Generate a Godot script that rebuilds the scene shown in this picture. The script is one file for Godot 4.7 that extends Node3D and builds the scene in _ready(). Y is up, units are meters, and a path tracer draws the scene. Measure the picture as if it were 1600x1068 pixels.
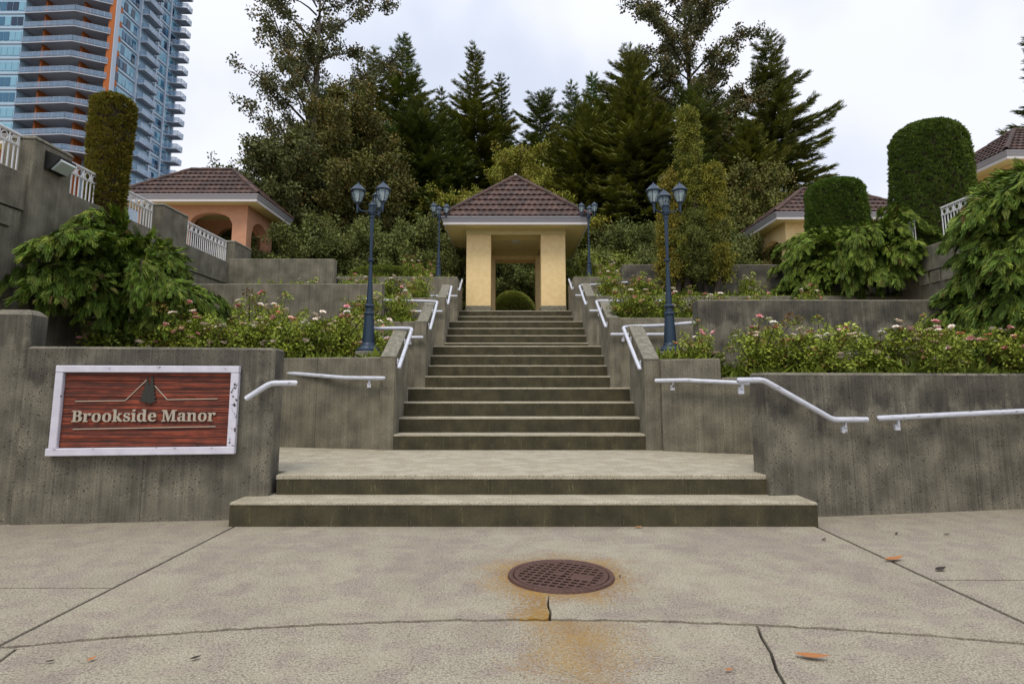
extends Node3D
# A stepped garden entrance: concrete stairs, terraced planters, a tiled pavilion, fir trees and a glass tower.

var M := {}
var rng := RandomNumberGenerator.new()
var taken := {}
var leaf_meshes := {}
const UP := Vector3(0, 1, 0)
const XL := -1.385
const XR := 1.565


# ---------------------------------------------------------------- mesh building
class MB:
	var v := PackedVector3Array()
	var n := PackedVector3Array()
	var uv := PackedVector2Array()
	var uv2 := PackedVector2Array()
	var ix := PackedInt32Array()
	var off := Vector2.ZERO
	var two := Rect2()

	func vert(p: Vector3, nn: Vector3, t: Vector2) -> int:
		v.append(p)
		n.append(nn)
		uv.append(t)
		if two.size.x > 0:
			uv2.append(Vector2((p.x - two.position.x) / two.size.x, (p.z - two.position.y) / two.size.y))
		return v.size() - 1

	func auto_uv(p: Vector3, nn: Vector3) -> Vector2:
		if absf(nn.y) > 0.7:
			return Vector2(p.x, p.z) + off
		if absf(nn.x) > absf(nn.z):
			return Vector2(p.z + off.x, off.y - p.y)
		return Vector2(p.x + off.x, off.y - p.y)

	func face(pts: Array, out: Vector3, uvs := []) -> void:
		var g := Vector3.ZERO
		for i in pts.size():
			g += (pts[i] as Vector3).cross(pts[(i + 1) % pts.size()])
		var keep := g.dot(out) > 0.0
		var nn := g.normalized() if keep else -g.normalized()
		var b := v.size()
		for i in pts.size():
			vert(pts[i], nn, uvs[i] if uvs.size() else auto_uv(pts[i], nn))
		for i in range(1, pts.size() - 1):
			if keep:
				ix.append_array([b, b + i + 1, b + i])
			else:
				ix.append_array([b, b + i, b + i + 1])

	func box(c: Vector3, s: Vector3, ch := 0.0, bs := Basis()) -> void:
		var h := s * 0.5
		if ch <= 0.0:
			ch = 0.0
		var ax := [Vector3.RIGHT, Vector3.UP, Vector3.BACK]
		for k in 3:
			var a: Vector3 = ax[k]
			var b: Vector3 = ax[(k + 1) % 3]
			var d: Vector3 = ax[(k + 2) % 3]
			for sg in [-1.0, 1.0]:
				var f := []
				for q in [[-1, -1], [1, -1], [1, 1], [-1, 1]]:
					f.append(c + bs * (a * h[k] * sg + b * (h[(k + 1) % 3] - ch) * q[0] + d * (h[(k + 2) % 3] - ch) * q[1]))
				face(f, bs * (a * sg))
			if ch > 0.0:
				for s1 in [-1.0, 1.0]:
					for s2 in [-1.0, 1.0]:
						var e := []
						for q in [[0, -1], [0, 1], [1, 1], [1, -1]]:
							var pa: Vector3 = a * (h[k] - ch) * q[1]
							if q[0] == 0:
								e.append(c + bs * (pa + b * h[(k + 1) % 3] * s1 + d * (h[(k + 2) % 3] - ch) * s2))
							else:
								e.append(c + bs * (pa + b * (h[(k + 1) % 3] - ch) * s1 + d * h[(k + 2) % 3] * s2))
						face(e, bs * (b * s1 + d * s2))
		if ch > 0.0:
			for sx in [-1.0, 1.0]:
				for sy in [-1.0, 1.0]:
					for sz in [-1.0, 1.0]:
						face([c + bs * Vector3(h.x * sx, (h.y - ch) * sy, (h.z - ch) * sz), c + bs * Vector3((h.x - ch) * sx, h.y * sy, (h.z - ch) * sz), c + bs * Vector3((h.x - ch) * sx, (h.y - ch) * sy, h.z * sz)], bs * Vector3(sx, sy, sz))

	# A flat outline p (in the axes ax, ay from o) given the thickness th.
	func slab(p: PackedVector2Array, o: Vector3, ax: Vector3, ay: Vector3, th: Vector3) -> void:
		var t := Geometry2D.triangulate_polygon(p)
		for side in 2:
			var nn: Vector3 = -th.normalized() if side == 0 else th.normalized()
			var b := v.size()
			for q in p:
				var w: Vector3 = o + ax * q.x + ay * q.y + th * side
				vert(w, nn, auto_uv(w, nn))
			for i in range(0, t.size(), 3):
				var g: Vector3 = (v[b + t[i + 1]] - v[b + t[i]]).cross(v[b + t[i + 2]] - v[b + t[i]])
				if g.dot(nn) > 0:
					ix.append_array([b + t[i], b + t[i + 2], b + t[i + 1]])
				else:
					ix.append_array([b + t[i], b + t[i + 1], b + t[i + 2]])
		var cw := Geometry2D.is_polygon_clockwise(p)
		for i in p.size():
			var a: Vector2 = p[i]
			var c: Vector2 = p[(i + 1) % p.size()]
			var e := c - a
			var no := Vector2(-e.y, e.x) if cw else Vector2(e.y, -e.x)
			var A: Vector3 = o + ax * a.x + ay * a.y
			var C: Vector3 = o + ax * c.x + ay * c.y
			face([A, C, C + th, A + th], ax * no.x + ay * no.y)

	# Plan outline p in (x, depth), from y0 up to y1, top edge chamfered by ch.
	func prism(p: Array, y0: float, y1: float, ch := 0.0) -> void:
		var k := p.size()
		var area := 0.0
		for i in k:
			area += p[i].x * p[(i + 1) % k].y - p[(i + 1) % k].x * p[i].y
		var sg := 1.0 if area > 0 else -1.0
		var inner := []
		for i in k:
			var a: Vector2 = (p[i] - p[(i + k - 1) % k]).normalized()
			var b: Vector2 = (p[(i + 1) % k] - p[i]).normalized()
			var na := Vector2(-a.y, a.x) * sg
			var nb := Vector2(-b.y, b.x) * sg
			var m := (na + nb).normalized()
			inner.append(p[i] + m * ch / maxf(0.3, m.dot(na)))
		for i in k:
			var a: Vector2 = p[i]
			var b: Vector2 = p[(i + 1) % k]
			var e := (b - a).normalized()
			var o := Vector3(e.y * sg, 0, e.x * sg)
			face([Vector3(a.x, y0, -a.y), Vector3(b.x, y0, -b.y), Vector3(b.x, y1 - ch, -b.y), Vector3(a.x, y1 - ch, -a.y)], o)
			if ch > 0:
				var ia: Vector2 = inner[i]
				var ib: Vector2 = inner[(i + 1) % k]
				face([Vector3(a.x, y1 - ch, -a.y), Vector3(b.x, y1 - ch, -b.y), Vector3(ib.x, y1, -ib.y), Vector3(ia.x, y1, -ia.y)], o + UP)
		var top := PackedVector2Array()
		for q in inner:
			top.append(q)
		var t := Geometry2D.triangulate_polygon(top)
		var b0 := v.size()
		for q in top:
			vert(Vector3(q.x, y1, -q.y), UP, Vector2(q.x, -q.y) + off)
		for i in range(0, t.size(), 3):
			var g := (v[b0 + t[i + 1]] - v[b0 + t[i]]).cross(v[b0 + t[i + 2]] - v[b0 + t[i]])
			if g.y > 0:
				ix.append_array([b0 + t[i], b0 + t[i + 2], b0 + t[i + 1]])
			else:
				ix.append_array([b0 + t[i], b0 + t[i + 1], b0 + t[i + 2]])

	func ring(c: Vector3, a: Vector3, b: Vector3, r: float, seg: int, vv: float) -> int:
		var s := v.size()
		for i in seg + 1:
			var q := TAU * i / seg
			var d := a * cos(q) + b * sin(q)
			vert(c + d * r, d, Vector2(float(i) / seg, vv))
		return s

	func bridge(s0: int, s1: int, seg: int, flip := false) -> void:
		for i in seg:
			if flip:
				ix.append_array([s0 + i, s1 + i + 1, s1 + i, s0 + i, s0 + i + 1, s1 + i + 1])
			else:
				ix.append_array([s0 + i, s1 + i, s1 + i + 1, s0 + i, s1 + i + 1, s0 + i + 1])

	# Round bar along pts; r may be a number or one radius for each point.
	func tube(pts: Array, r, seg := 8, rounded := false) -> void:
		var rr := []
		for i in pts.size():
			rr.append(r[i] if r is Array else r)
		var pp := pts.duplicate()
		if rounded:
			var d0: Vector3 = (pts[1] - pts[0]).normalized()
			var d1: Vector3 = (pts[-1] - pts[-2]).normalized()
			pp.insert(0, pts[0] - d0 * rr[0] * 0.35)
			pp.insert(0, pts[0] - d0 * rr[0] * 0.5)
			pp.append(pts[-1] + d1 * rr[-1] * 0.35)
			pp.append(pts[-1] + d1 * rr[-1] * 0.5)
			rr = [rr[0] * 0.05, rr[0] * 0.7] + rr + [rr[-1] * 0.7, rr[-1] * 0.05]
		var last := -1
		var a := Vector3.ZERO
		var run := 0.0
		for i in pp.size():
			var d: Vector3
			if i == 0:
				d = pp[1] - pp[0]
			elif i == pp.size() - 1:
				d = pp[i] - pp[i - 1]
			else:
				d = (pp[i] - pp[i - 1]).normalized() + (pp[i + 1] - pp[i]).normalized()
			d = d.normalized()
			if i == 0:
				a = d.cross(UP if absf(d.y) < 0.9 else Vector3.RIGHT).normalized()
			else:
				a = (a - d * a.dot(d)).normalized()
				run += (pp[i] - pp[i - 1]).length()
			var s := ring(pp[i], a, d.cross(a), rr[i], seg, run)
			if last >= 0:
				bridge(last, s, seg)
			last = s

	# Turned shape: profile of (radius, height) about the vertical through c.
	func lathe(prof: Array, c: Vector3, seg := 16, turn := 0.0) -> void:
		for i in prof.size() - 1:
			var p: Vector2 = prof[i]
			var q: Vector2 = prof[i + 1]
			var e := q - p
			var s0 := v.size()
			for k in seg + 1:
				var w := TAU * k / seg + turn
				var d := Vector3(cos(w), 0, sin(w))
				var nn := (d * e.y - UP * e.x).normalized()
				vert(c + d * p.x + UP * p.y, nn, Vector2(float(k) / seg, p.y))
				vert(c + d * q.x + UP * q.y, nn, Vector2(float(k) / seg, q.y))
			for k in seg:
				ix.append_array([s0 + 2 * k, s0 + 2 * k + 3, s0 + 2 * k + 1, s0 + 2 * k, s0 + 2 * k + 2, s0 + 2 * k + 3])

	# A leaf: pointed outline folded along its midrib.
	func leaf(o: Vector3, d: Vector3, side: Vector3, l: float, w: float, bend := 0.1) -> void:
		var up := side.cross(d).normalized()
		var m := o + d * l * 0.5 + up * l * bend * 0.4
		var t := o + d * l - up * l * bend
		var a := m + side * w * 0.5 + up * w * 0.15
		var b := m - side * w * 0.5 + up * w * 0.15
		var s := v.size()
		for q in [o, a, t, b]:
			vert(q, up, Vector2.ZERO)
		ix.append_array([s, s + 1, s + 2, s, s + 2, s + 3])

	func mesh() -> ArrayMesh:
		for i in range(0, ix.size(), 3):
			var p := ix[i]
			var q := ix[i + 1]
			var r := ix[i + 2]
			if (v[q] - v[p]).cross(v[r] - v[p]).dot(n[p] + n[q] + n[r]) > 0.0:
				ix[i + 1] = r
				ix[i + 2] = q
		var a := []
		a.resize(Mesh.ARRAY_MAX)
		a[Mesh.ARRAY_VERTEX] = v
		a[Mesh.ARRAY_NORMAL] = n
		a[Mesh.ARRAY_TEX_UV] = uv
		if uv2.size() == v.size() and v.size():
			a[Mesh.ARRAY_TEX_UV2] = uv2
		a[Mesh.ARRAY_INDEX] = ix
		var m := ArrayMesh.new()
		m.add_surface_from_arrays(Mesh.PRIMITIVE_TRIANGLES, a)
		return m


func numbered(called: String) -> String:
	taken[called] = taken.get(called, -1) + 1
	return called if taken[called] == 0 else "%s_%03d" % [called, taken[called]]


func tag(o: Node, label: String, category := "", group := "", kind := "") -> Node:
	if label:
		o.set_meta("label", label)
	if category:
		o.set_meta("category", category)
	if group:
		o.set_meta("group", group)
	if kind:
		o.set_meta("kind", kind)
	return o


func thing(called: String, label: String, category: String, at := Vector3.ZERO, turn := 0.0, group := "") -> Node3D:
	var o := Node3D.new()
	o.name = numbered(called)
	add_child(o)
	o.position = at
	o.rotation.y = turn
	tag(o, label, category, group)
	return o


func part(called: String, shape, mat: Material, parent: Node = null, at := Transform3D()) -> MeshInstance3D:
	var o := MeshInstance3D.new()
	o.mesh = shape.mesh() if shape is MB else shape
	o.material_override = mat
	o.transform = at
	if parent == null:
		o.name = numbered(called)
		add_child(o)
	else:
		var c := 0
		var key := str(parent.get_instance_id()) + called
		taken[key] = taken.get(key, -1) + 1
		c = taken[key]
		o.name = called if c == 0 else "%s_%03d" % [called, c]
		parent.add_child(o, true)
	return o


func structure(called: String, shape, mat: Material) -> MeshInstance3D:
	var o := part(called, shape, mat)
	o.set_meta("kind", "structure")
	return o


func scatter(called: String, parent: Node, mesh: Mesh, mat: Material, xf: Array, col: Array) -> MultiMeshInstance3D:
	var mm := MultiMesh.new()
	mm.transform_format = MultiMesh.TRANSFORM_3D
	mm.use_colors = true
	mm.mesh = mesh
	mm.instance_count = xf.size()
	for i in xf.size():
		mm.set_instance_transform(i, xf[i])
		mm.set_instance_color(i, col[i])
	var o := MultiMeshInstance3D.new()
	o.multimesh = mm
	o.material_override = mat
	o.set_meta("kind", "stuff")
	if parent:
		o.name = called
		parent.add_child(o, true)
	else:
		o.name = numbered(called)
		add_child(o)
	return o


func dup(root: Node3D, at: Vector3, turn: float, label: String, called := "") -> Node3D:
	var r: Node3D = root.duplicate()
	r.name = numbered(called if called else String(root.name).rstrip("0123456789").trim_suffix("_"))
	add_child(r)
	r.position = at
	r.rotation.y = turn
	r.set_meta("label", label)
	return r


func P(x: float, y: float, d: float) -> Vector3:
	return Vector3(x, y, -d)


func rnd(a: float, b: float) -> float:
	return rng.randf_range(a, b)


# ---------------------------------------------------------------- textures
func noise_bytes(sd: int, w: int, h: int, freq: float, oct := 3, kind := FastNoiseLite.TYPE_SIMPLEX_SMOOTH) -> PackedByteArray:
	var f := FastNoiseLite.new()
	f.seed = sd
	f.noise_type = kind
	f.frequency = freq
	f.fractal_octaves = oct
	if kind == FastNoiseLite.TYPE_CELLULAR:
		f.fractal_type = FastNoiseLite.FRACTAL_NONE
		f.cellular_return_type = FastNoiseLite.RETURN_DISTANCE
	return f.get_seamless_image(w, h, false, false, 0.1, true).get_data()


func stretched(sd: int, w: int, h: int, low: int, freq: float, wide := false) -> PackedByteArray:
	var f := FastNoiseLite.new()
	f.seed = sd
	f.frequency = freq
	f.fractal_octaves = 3
	var im := f.get_seamless_image(low if wide else w, h if wide else low, false, false, 0.1, true)
	im.resize(w, h, Image.INTERPOLATE_CUBIC)
	im.convert(Image.FORMAT_L8)
	return im.get_data()


func to_texture(data: PackedByteArray, w: int, h: int) -> ImageTexture:
	return ImageTexture.create_from_image(Image.create_from_data(w, h, false, Image.FORMAT_RGB8, data))


func grey_texture(data: PackedByteArray, w: int, h: int) -> ImageTexture:
	return ImageTexture.create_from_image(Image.create_from_data(w, h, false, Image.FORMAT_L8, data))


func mat(color: Color, rough := 0.8, metal := 0.0) -> StandardMaterial3D:
	var m := StandardMaterial3D.new()
	m.albedo_color = color
	m.roughness = rough
	m.metallic = metal
	return m


func textured(t: Texture2D, scale: float, rough := 0.9, height: Texture2D = null, deep := 0.3, scale_y := 0.0) -> StandardMaterial3D:
	var m := mat(Color.WHITE, rough)
	m.albedo_texture = t
	m.uv1_scale = Vector3(scale, scale_y if scale_y else scale, scale)
	if height:
		m.heightmap_enabled = true
		m.heightmap_texture = height
		m.heightmap_scale = deep
	return m


# Weathered board-marked concrete: vertical streaks of grime, blow holes, grain. Tile is side metres.
func wall_textures(sd: int, light: Color, dark: Color, amount: float, band: float, runs := 0.2, pits := 20, drips := 0.0) -> Array:
	var S := 1024
	var cloud := noise_bytes(sd, S, S, 0.006, 4)
	var grain := noise_bytes(sd + 1, S, S, 0.13, 3)
	var streak := stretched(sd + 2, S, S, 24, 0.03)
	var thin := stretched(sd + 3, S, S, 10, 0.11)
	var reach := stretched(sd + 4, S, S, 1, 0.02)
	var holes := noise_bytes(sd + 5, S, S, 0.045, 1, FastNoiseLite.TYPE_CELLULAR)
	var pick := noise_bytes(sd + 6, S, S, 0.012, 2)
	var out := PackedByteArray()
	out.resize(S * S * 3)
	var hi := PackedByteArray()
	hi.resize(S * S)
	for y in S:
		var vv := y / float(S)
		for x in S:
			var i := y * S + x
			var g := grain[i] / 255.0
			var s := (streak[i] / 255.0 - 0.5) * runs + (thin[i] / 255.0 - 0.5) * runs * 1.1 + (cloud[i] / 255.0 - 0.5) * 0.55
			var k := amount + s * 1.25 + (g - 0.5) * 0.35
			if band > 0.0:
				var edge := band * (0.35 + 1.3 * reach[i] / 255.0) + (g - 0.5) * 0.1 + (cloud[i] / 255.0 - 0.5) * 0.2
				if vv < edge:
					k += 0.26
			if drips > 0.0 and thin[i] > 172 and pick[i] > 158 and g > 0.42:
				k -= drips * (0.6 + g)
			k = clampf(k, -0.6, 1.0)
			var gr := 0.74 + 0.52 * g
			var seam := absi(x % 512 - 255)
			if runs > 0.2 and seam < 2:
				gr *= 0.72
			elif runs > 0.2 and x % 1024 < 512:
				gr *= 0.955
			var h := 150 + int((g - 0.5) * 120)
			if holes[i] < pits and pick[i] > 112:
				gr *= 0.35
				h = 20
			elif g > 0.80 and pick[i] > 150:
				gr *= 1.35
			out[i * 3] = clampi(int(lerpf(light.r, dark.r, k) * gr * 255), 0, 255)
			out[i * 3 + 1] = clampi(int(lerpf(light.g, dark.g, k) * gr * 255), 0, 255)
			out[i * 3 + 2] = clampi(int(lerpf(light.b, dark.b, k) * gr * 255), 0, 255)
			hi[i] = clampi(h, 0, 255)
	return [to_texture(out, S, S), grey_texture(hi, S, S)]


# Broom-finished paving with exposed fine aggregate.
func paving_textures(sd: int, a: Color, b: Color, c: Color) -> Array:
	var S := 1024
	var cloud := noise_bytes(sd, S, S, 0.004, 4)
	var tint := noise_bytes(sd + 1, S, S, 0.004, 3)
	var grain := noise_bytes(sd + 2, S, S, 0.11, 3)
	var stone := noise_bytes(sd + 3, S, S, 0.09, 1, FastNoiseLite.TYPE_CELLULAR)
	var out := PackedByteArray()
	out.resize(S * S * 3)
	var hi := PackedByteArray()
	hi.resize(S * S)
	for i in S * S:
		var g := grain[i] / 255.0
		var k := smoothstep(0.35, 0.7, cloud[i] / 255.0)
		var t := smoothstep(0.45, 0.75, tint[i] / 255.0)
		var col := a.lerp(b, k).lerp(c, t * 0.7)
		var f := 0.70 + 0.60 * g
		if stone[i] < 34:
			f *= 1.12
		elif stone[i] > 150:
			f *= 0.84
		out[i * 3] = clampi(int(col.r * f * 255), 0, 255)
		out[i * 3 + 1] = clampi(int(col.g * f * 255), 0, 255)
		out[i * 3 + 2] = clampi(int(col.b * f * 255), 0, 255)
		hi[i] = clampi(int(110 + g * 110 - stone[i] * 0.25), 0, 255)
	return [to_texture(out, S, S), grey_texture(hi, S, S)]


# Rust that has run out of the manhole, and old blotches, over the whole forecourt (rgba, laid over the paving).
func stain_texture(area: Rect2) -> ImageTexture:
	var W := 1024
	var H := 1024
	var grain := noise_bytes(71, W, H, 0.2, 2)
	var fine := noise_bytes(76, W, H, 0.12, 3)
	var cloud := noise_bytes(72, W, H, 0.011, 4)
	var wide := noise_bytes(73, W, H, 0.0035, 3)
	var run := stretched(74, W, H, 30, 0.02)
	var out := PackedByteArray()
	out.resize(W * H * 4)
	for y in H:
		for x in W:
			var i := y * W + x
			var px := area.position.x + area.size.x * x / W
			var d := -(area.position.y + area.size.y * y / H)
			var g := grain[i] / 255.0 - 0.5
			var c := cloud[i] / 255.0 - 0.5
			var q := Vector2(px - 0.283, d - 3.725)
			var w := c * 0.5 + g * 0.9 + (fine[i] / 255.0 - 0.5) * 0.6
			var r := q.length()
			var rust := clampf(1.0 - (r - 0.28) / 0.22 + w * 1.4, 0, 1) * 0.9 if r < 0.7 else 0.0
			if d < 3.75 and d > 3.05 and px > -0.12 and px < 0.2:
				rust = maxf(rust, clampf(0.8 + w * 1.1, 0, 1) * clampf(minf((px + 0.03) * 7.0, (0.185 - px) * 60.0) + w * 1.6, 0, 1))
			if d < 3.05 and d > 1.5:
				var lane := px - 0.27 + (run[i] / 255.0 - 0.5) * 0.15
				rust = maxf(rust, clampf(0.82 - absf(lane) * 2.2 - (3.05 - d) * 0.45 + w * 1.1, 0, 1) * 0.85)
			var col := Color(0.47, 0.33, 0.12).lerp(Color(0.60, 0.47, 0.21), clampf(0.5 + c + g * 1.2, 0, 1))
			var al := rust
			if rust < 0.06:
				var bl := wide[i] / 255.0 + c * 0.35 + g * 0.2
				if bl > 0.60:
					col = Color(0.42, 0.36, 0.35)
					al = clampf((bl - 0.60) * 1.6, 0, 0.16)
				elif bl < 0.40:
					col = Color(0.72, 0.69, 0.58)
					al = clampf((0.40 - bl) * 1.4, 0, 0.14)
			out[i * 4] = int(col.r * 255)
			out[i * 4 + 1] = int(col.g * 255)
			out[i * 4 + 2] = int(col.b * 255)
			out[i * 4 + 3] = clampi(int(al * 255), 0, 255)
	return ImageTexture.create_from_image(Image.create_from_data(W, H, false, Image.FORMAT_RGBA8, out))


func wood_textures(sd: int, a: Color, b: Color) -> Array:
	var W := 512
	var H := 256
	var g1 := stretched(sd, W, H, 10, 0.10, true)
	var g2 := stretched(sd + 1, W, H, 20, 0.3, true)
	var cl := noise_bytes(sd + 2, W, H, 0.02, 3)
	var out := PackedByteArray()
	out.resize(W * H * 3)
	var hi := PackedByteArray()
	hi.resize(W * H)
	for i in W * H:
		var k := clampf(g1[i] / 255.0 * 1.5 - 0.4 + (g2[i] / 255.0 - 0.5) * 0.8, 0, 1)
		var col := a.lerp(b, k) * (0.8 + 0.4 * cl[i] / 255.0)
		out[i * 3] = clampi(int(col.r * 255), 0, 255)
		out[i * 3 + 1] = clampi(int(col.g * 255), 0, 255)
		out[i * 3 + 2] = clampi(int(col.b * 255), 0, 255)
		hi[i] = clampi(int(200 - k * 160), 0, 255)
	return [to_texture(out, W, H), grey_texture(hi, W, H)]


func mottled(sd: int, a: Color, b: Color, freq: float, S := 512, chips := 0.0, chip := Color.BLACK) -> ImageTexture:
	var n1 := noise_bytes(sd, S, S, freq, 4)
	var n2 := noise_bytes(sd + 1, S, S, 0.3, 2)
	var out := PackedByteArray()
	out.resize(S * S * 3)
	for i in S * S:
		var k := clampf(n1[i] / 255.0 * 0.9 + (n2[i] / 255.0 - 0.5) * 0.5, 0, 1)
		var col := a.lerp(b, k)
		if n1[i] / 255.0 + (n2[i] / 255.0 - 0.5) * 0.2 > 1.0 - chips:
			col = chip
		out[i * 3] = clampi(int(col.r * 255), 0, 255)
		out[i * 3 + 1] = clampi(int(col.g * 255), 0, 255)
		out[i * 3 + 2] = clampi(int(col.b * 255), 0, 255)
	return to_texture(out, S, S)


func leaf_mat(through := 0.25, rough := 0.6) -> StandardMaterial3D:
	var m := mat(Color.WHITE, rough)
	m.vertex_color_use_as_albedo = true
	m.backlight_enabled = true
	m.backlight = Color(through, through, through * 0.5)
	m.metallic_specular = 0.3
	return m


func make_materials() -> void:
	var w := wall_textures(11, Color(0.56, 0.535, 0.46), Color(0.325, 0.31, 0.26), 0.46, 0.0, 0.22, 14)
	M.wall = textured(w[0], 0.42, 0.92, w[1], 0.5)
	w = wall_textures(31, Color(0.535, 0.51, 0.44), Color(0.25, 0.24, 0.21), 0.44, 0.13, 0.21, 19)
	M.stained = textured(w[0], 0.42, 0.9, w[1], 0.6)
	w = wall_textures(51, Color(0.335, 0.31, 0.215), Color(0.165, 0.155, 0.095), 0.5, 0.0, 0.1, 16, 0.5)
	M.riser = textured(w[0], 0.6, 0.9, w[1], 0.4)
	w = paving_textures(61, Color(0.57, 0.54, 0.47), Color(0.592, 0.562, 0.492), Color(0.545, 0.502, 0.455))
	M.paving = textured(w[0], 0.8, 0.9, w[1], 0.25)
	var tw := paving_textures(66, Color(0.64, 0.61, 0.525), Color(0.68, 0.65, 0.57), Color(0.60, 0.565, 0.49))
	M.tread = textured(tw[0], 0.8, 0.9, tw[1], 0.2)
	M.forecourt = M.paving.duplicate()
	M.forecourt.detail_enabled = true
	M.forecourt.detail_albedo = stain_texture(Rect2(-2.4, -5.2, 5.0, 3.9))
	M.forecourt.detail_uv_layer = BaseMaterial3D.DETAIL_UV_2
	M.forecourt.detail_blend_mode = BaseMaterial3D.BLEND_MODE_MIX
	M.coping = textured(mottled(81, Color(0.38, 0.37, 0.32), Color(0.60, 0.58, 0.51), 0.03), 0.8, 0.95)
	M.soil = textured(mottled(85, Color(0.10, 0.08, 0.05), Color(0.22, 0.17, 0.11), 0.06), 0.7, 1.0)
	M.rail = textured(mottled(151, Color(0.83, 0.84, 0.88), Color(0.70, 0.71, 0.74), 0.03, 256, 0.13, Color(0.40, 0.36, 0.33)), 1.0, 0.38)
	M.white_metal = mat(Color(0.84, 0.84, 0.84), 0.45)
	M.lamp_metal = mat(Color(0.15, 0.22, 0.29), 0.4, 0.2)
	M.lens = mat(Color(0.78, 0.88, 0.92, 0.4), 0.1)
	M.lens.transparency = BaseMaterial3D.TRANSPARENCY_ALPHA
	M.bulb = mat(Color(0.9, 0.9, 0.86), 0.5)
	M.black = mat(Color(0.06, 0.06, 0.06), 0.6)
	M.frosted = mat(Color(0.72, 0.75, 0.74), 0.3)
	M.yellow = textured(mottled(91, Color(0.90, 0.785, 0.56), Color(0.96, 0.855, 0.645), 0.03, 256), 0.7, 0.85)
	M.soffit = mat(Color(0.82, 0.76, 0.55), 0.7)
	M.pink = textured(mottled(93, Color(0.74, 0.54, 0.42), Color(0.79, 0.59, 0.47), 0.02, 256), 0.7, 0.9)
	M.gutter = mat(Color(0.66, 0.65, 0.68), 0.4)
	M.trim = mat(Color(0.85, 0.83, 0.82), 0.5)
	M.tiles = []
	for k in 4:
		var a: Color = [Color(0.275, 0.195, 0.16), Color(0.305, 0.212, 0.172), Color(0.24, 0.172, 0.142), Color(0.33, 0.235, 0.192)][k]
		M.tiles.append(textured(mottled(101 + k, a * 0.7, a * 1.3, 0.05, 256), 1.1, 0.7))
	M.leaf = leaf_mat(0.4)
	M.needle = leaf_mat(0.45, 0.6)
	M.bark = textured(mottled(111, Color(0.16, 0.13, 0.10), Color(0.30, 0.26, 0.21), 0.08, 256), 1.0, 0.95)
	M.bark_pale = textured(mottled(113, Color(0.30, 0.28, 0.25), Color(0.46, 0.43, 0.39), 0.08, 256), 1.0, 0.95)
	M.twig = mat(Color(0.20, 0.16, 0.10), 0.9)
	M.rust = textured(mottled(121, Color(0.25, 0.165, 0.14), Color(0.41, 0.285, 0.235), 0.09, 256), 3.0, 0.65)
	M.pit = mat(Color(0.05, 0.04, 0.035), 0.9)
	w = wood_textures(131, Color(0.56, 0.255, 0.155), Color(0.22, 0.095, 0.065))
	M.cedar = textured(w[0], 0.7, 0.7, w[1], 0.5, 2.2)
	M.peeling = textured(mottled(141, Color(0.86, 0.85, 0.89), Color(0.78, 0.77, 0.82), 0.02, 512, 0.27, Color(0.20, 0.17, 0.15)), 1.6, 0.6)
	M.white_paint = textured(mottled(143, Color(0.86, 0.85, 0.89), Color(0.76, 0.75, 0.80), 0.02, 256, 0.17, Color(0.25, 0.21, 0.19)), 1.1, 0.6)
	M.letter = textured(mottled(145, Color(0.80, 0.77, 0.70), Color(0.55, 0.50, 0.43), 0.05, 256), 6.0, 0.5)
	M.letter_dark = textured(mottled(147, Color(0.40, 0.34, 0.28), Color(0.26, 0.21, 0.17), 0.05, 256), 6.0, 0.6)
	M.emblem = mat(Color(0.19, 0.19, 0.165), 0.7)
	M.dry_leaf = mat(Color(0.66, 0.43, 0.23), 0.6)
	M.brown_leaf = mat(Color(0.17, 0.11, 0.06), 0.7)
	# the tower
	M.spandrel = mat(Color(0.64, 0.77, 0.84), 0.35)
	M.mullion = mat(Color(0.72, 0.77, 0.82), 0.4)
	M.glass_blue = mat(Color(0.24, 0.44, 0.56), 0.07)
	M.glass_dark = mat(Color(0.11, 0.21, 0.32), 0.07)
	M.glass_pale = mat(Color(0.52, 0.72, 0.80), 0.12)
	M.slab = mat(Color(0.70, 0.72, 0.75), 0.8)
	M.orange = mat(Color(0.72, 0.39, 0.14), 0.7)
	M.balcony_glass = mat(Color(0.55, 0.68, 0.80, 0.35), 0.1)
	M.balcony_glass.transparency = BaseMaterial3D.TRANSPARENCY_ALPHA


# ---------------------------------------------------------------- sky and camera
func overcast() -> ImageTexture:
	var W := 1024
	var H := 512
	var n1 := noise_bytes(201, W, H, 0.009, 4)
	var n2 := noise_bytes(203, W, H, 0.02, 5)
	var im := Image.create(W, H, false, Image.FORMAT_RGBF)
	for y in H:
		var el := 90.0 - 180.0 * (y + 0.5) / H
		for x in W:
			var i := y * W + x
			var k := smoothstep(0.30, 0.66, n1[i] / 255.0 * 0.62 + n2[i] / 255.0 * 0.38)
			var c := Color(0.60, 0.655, 0.785).lerp(Color(0.80, 0.82, 0.90), k)
			c *= 1.0 + 0.6 * smoothstep(25.0, 90.0, el)
			if el < -2.0:
				c = Color(0.20, 0.19, 0.17)
			im.set_pixel(x, y, c)
	return ImageTexture.create_from_image(im)


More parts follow.
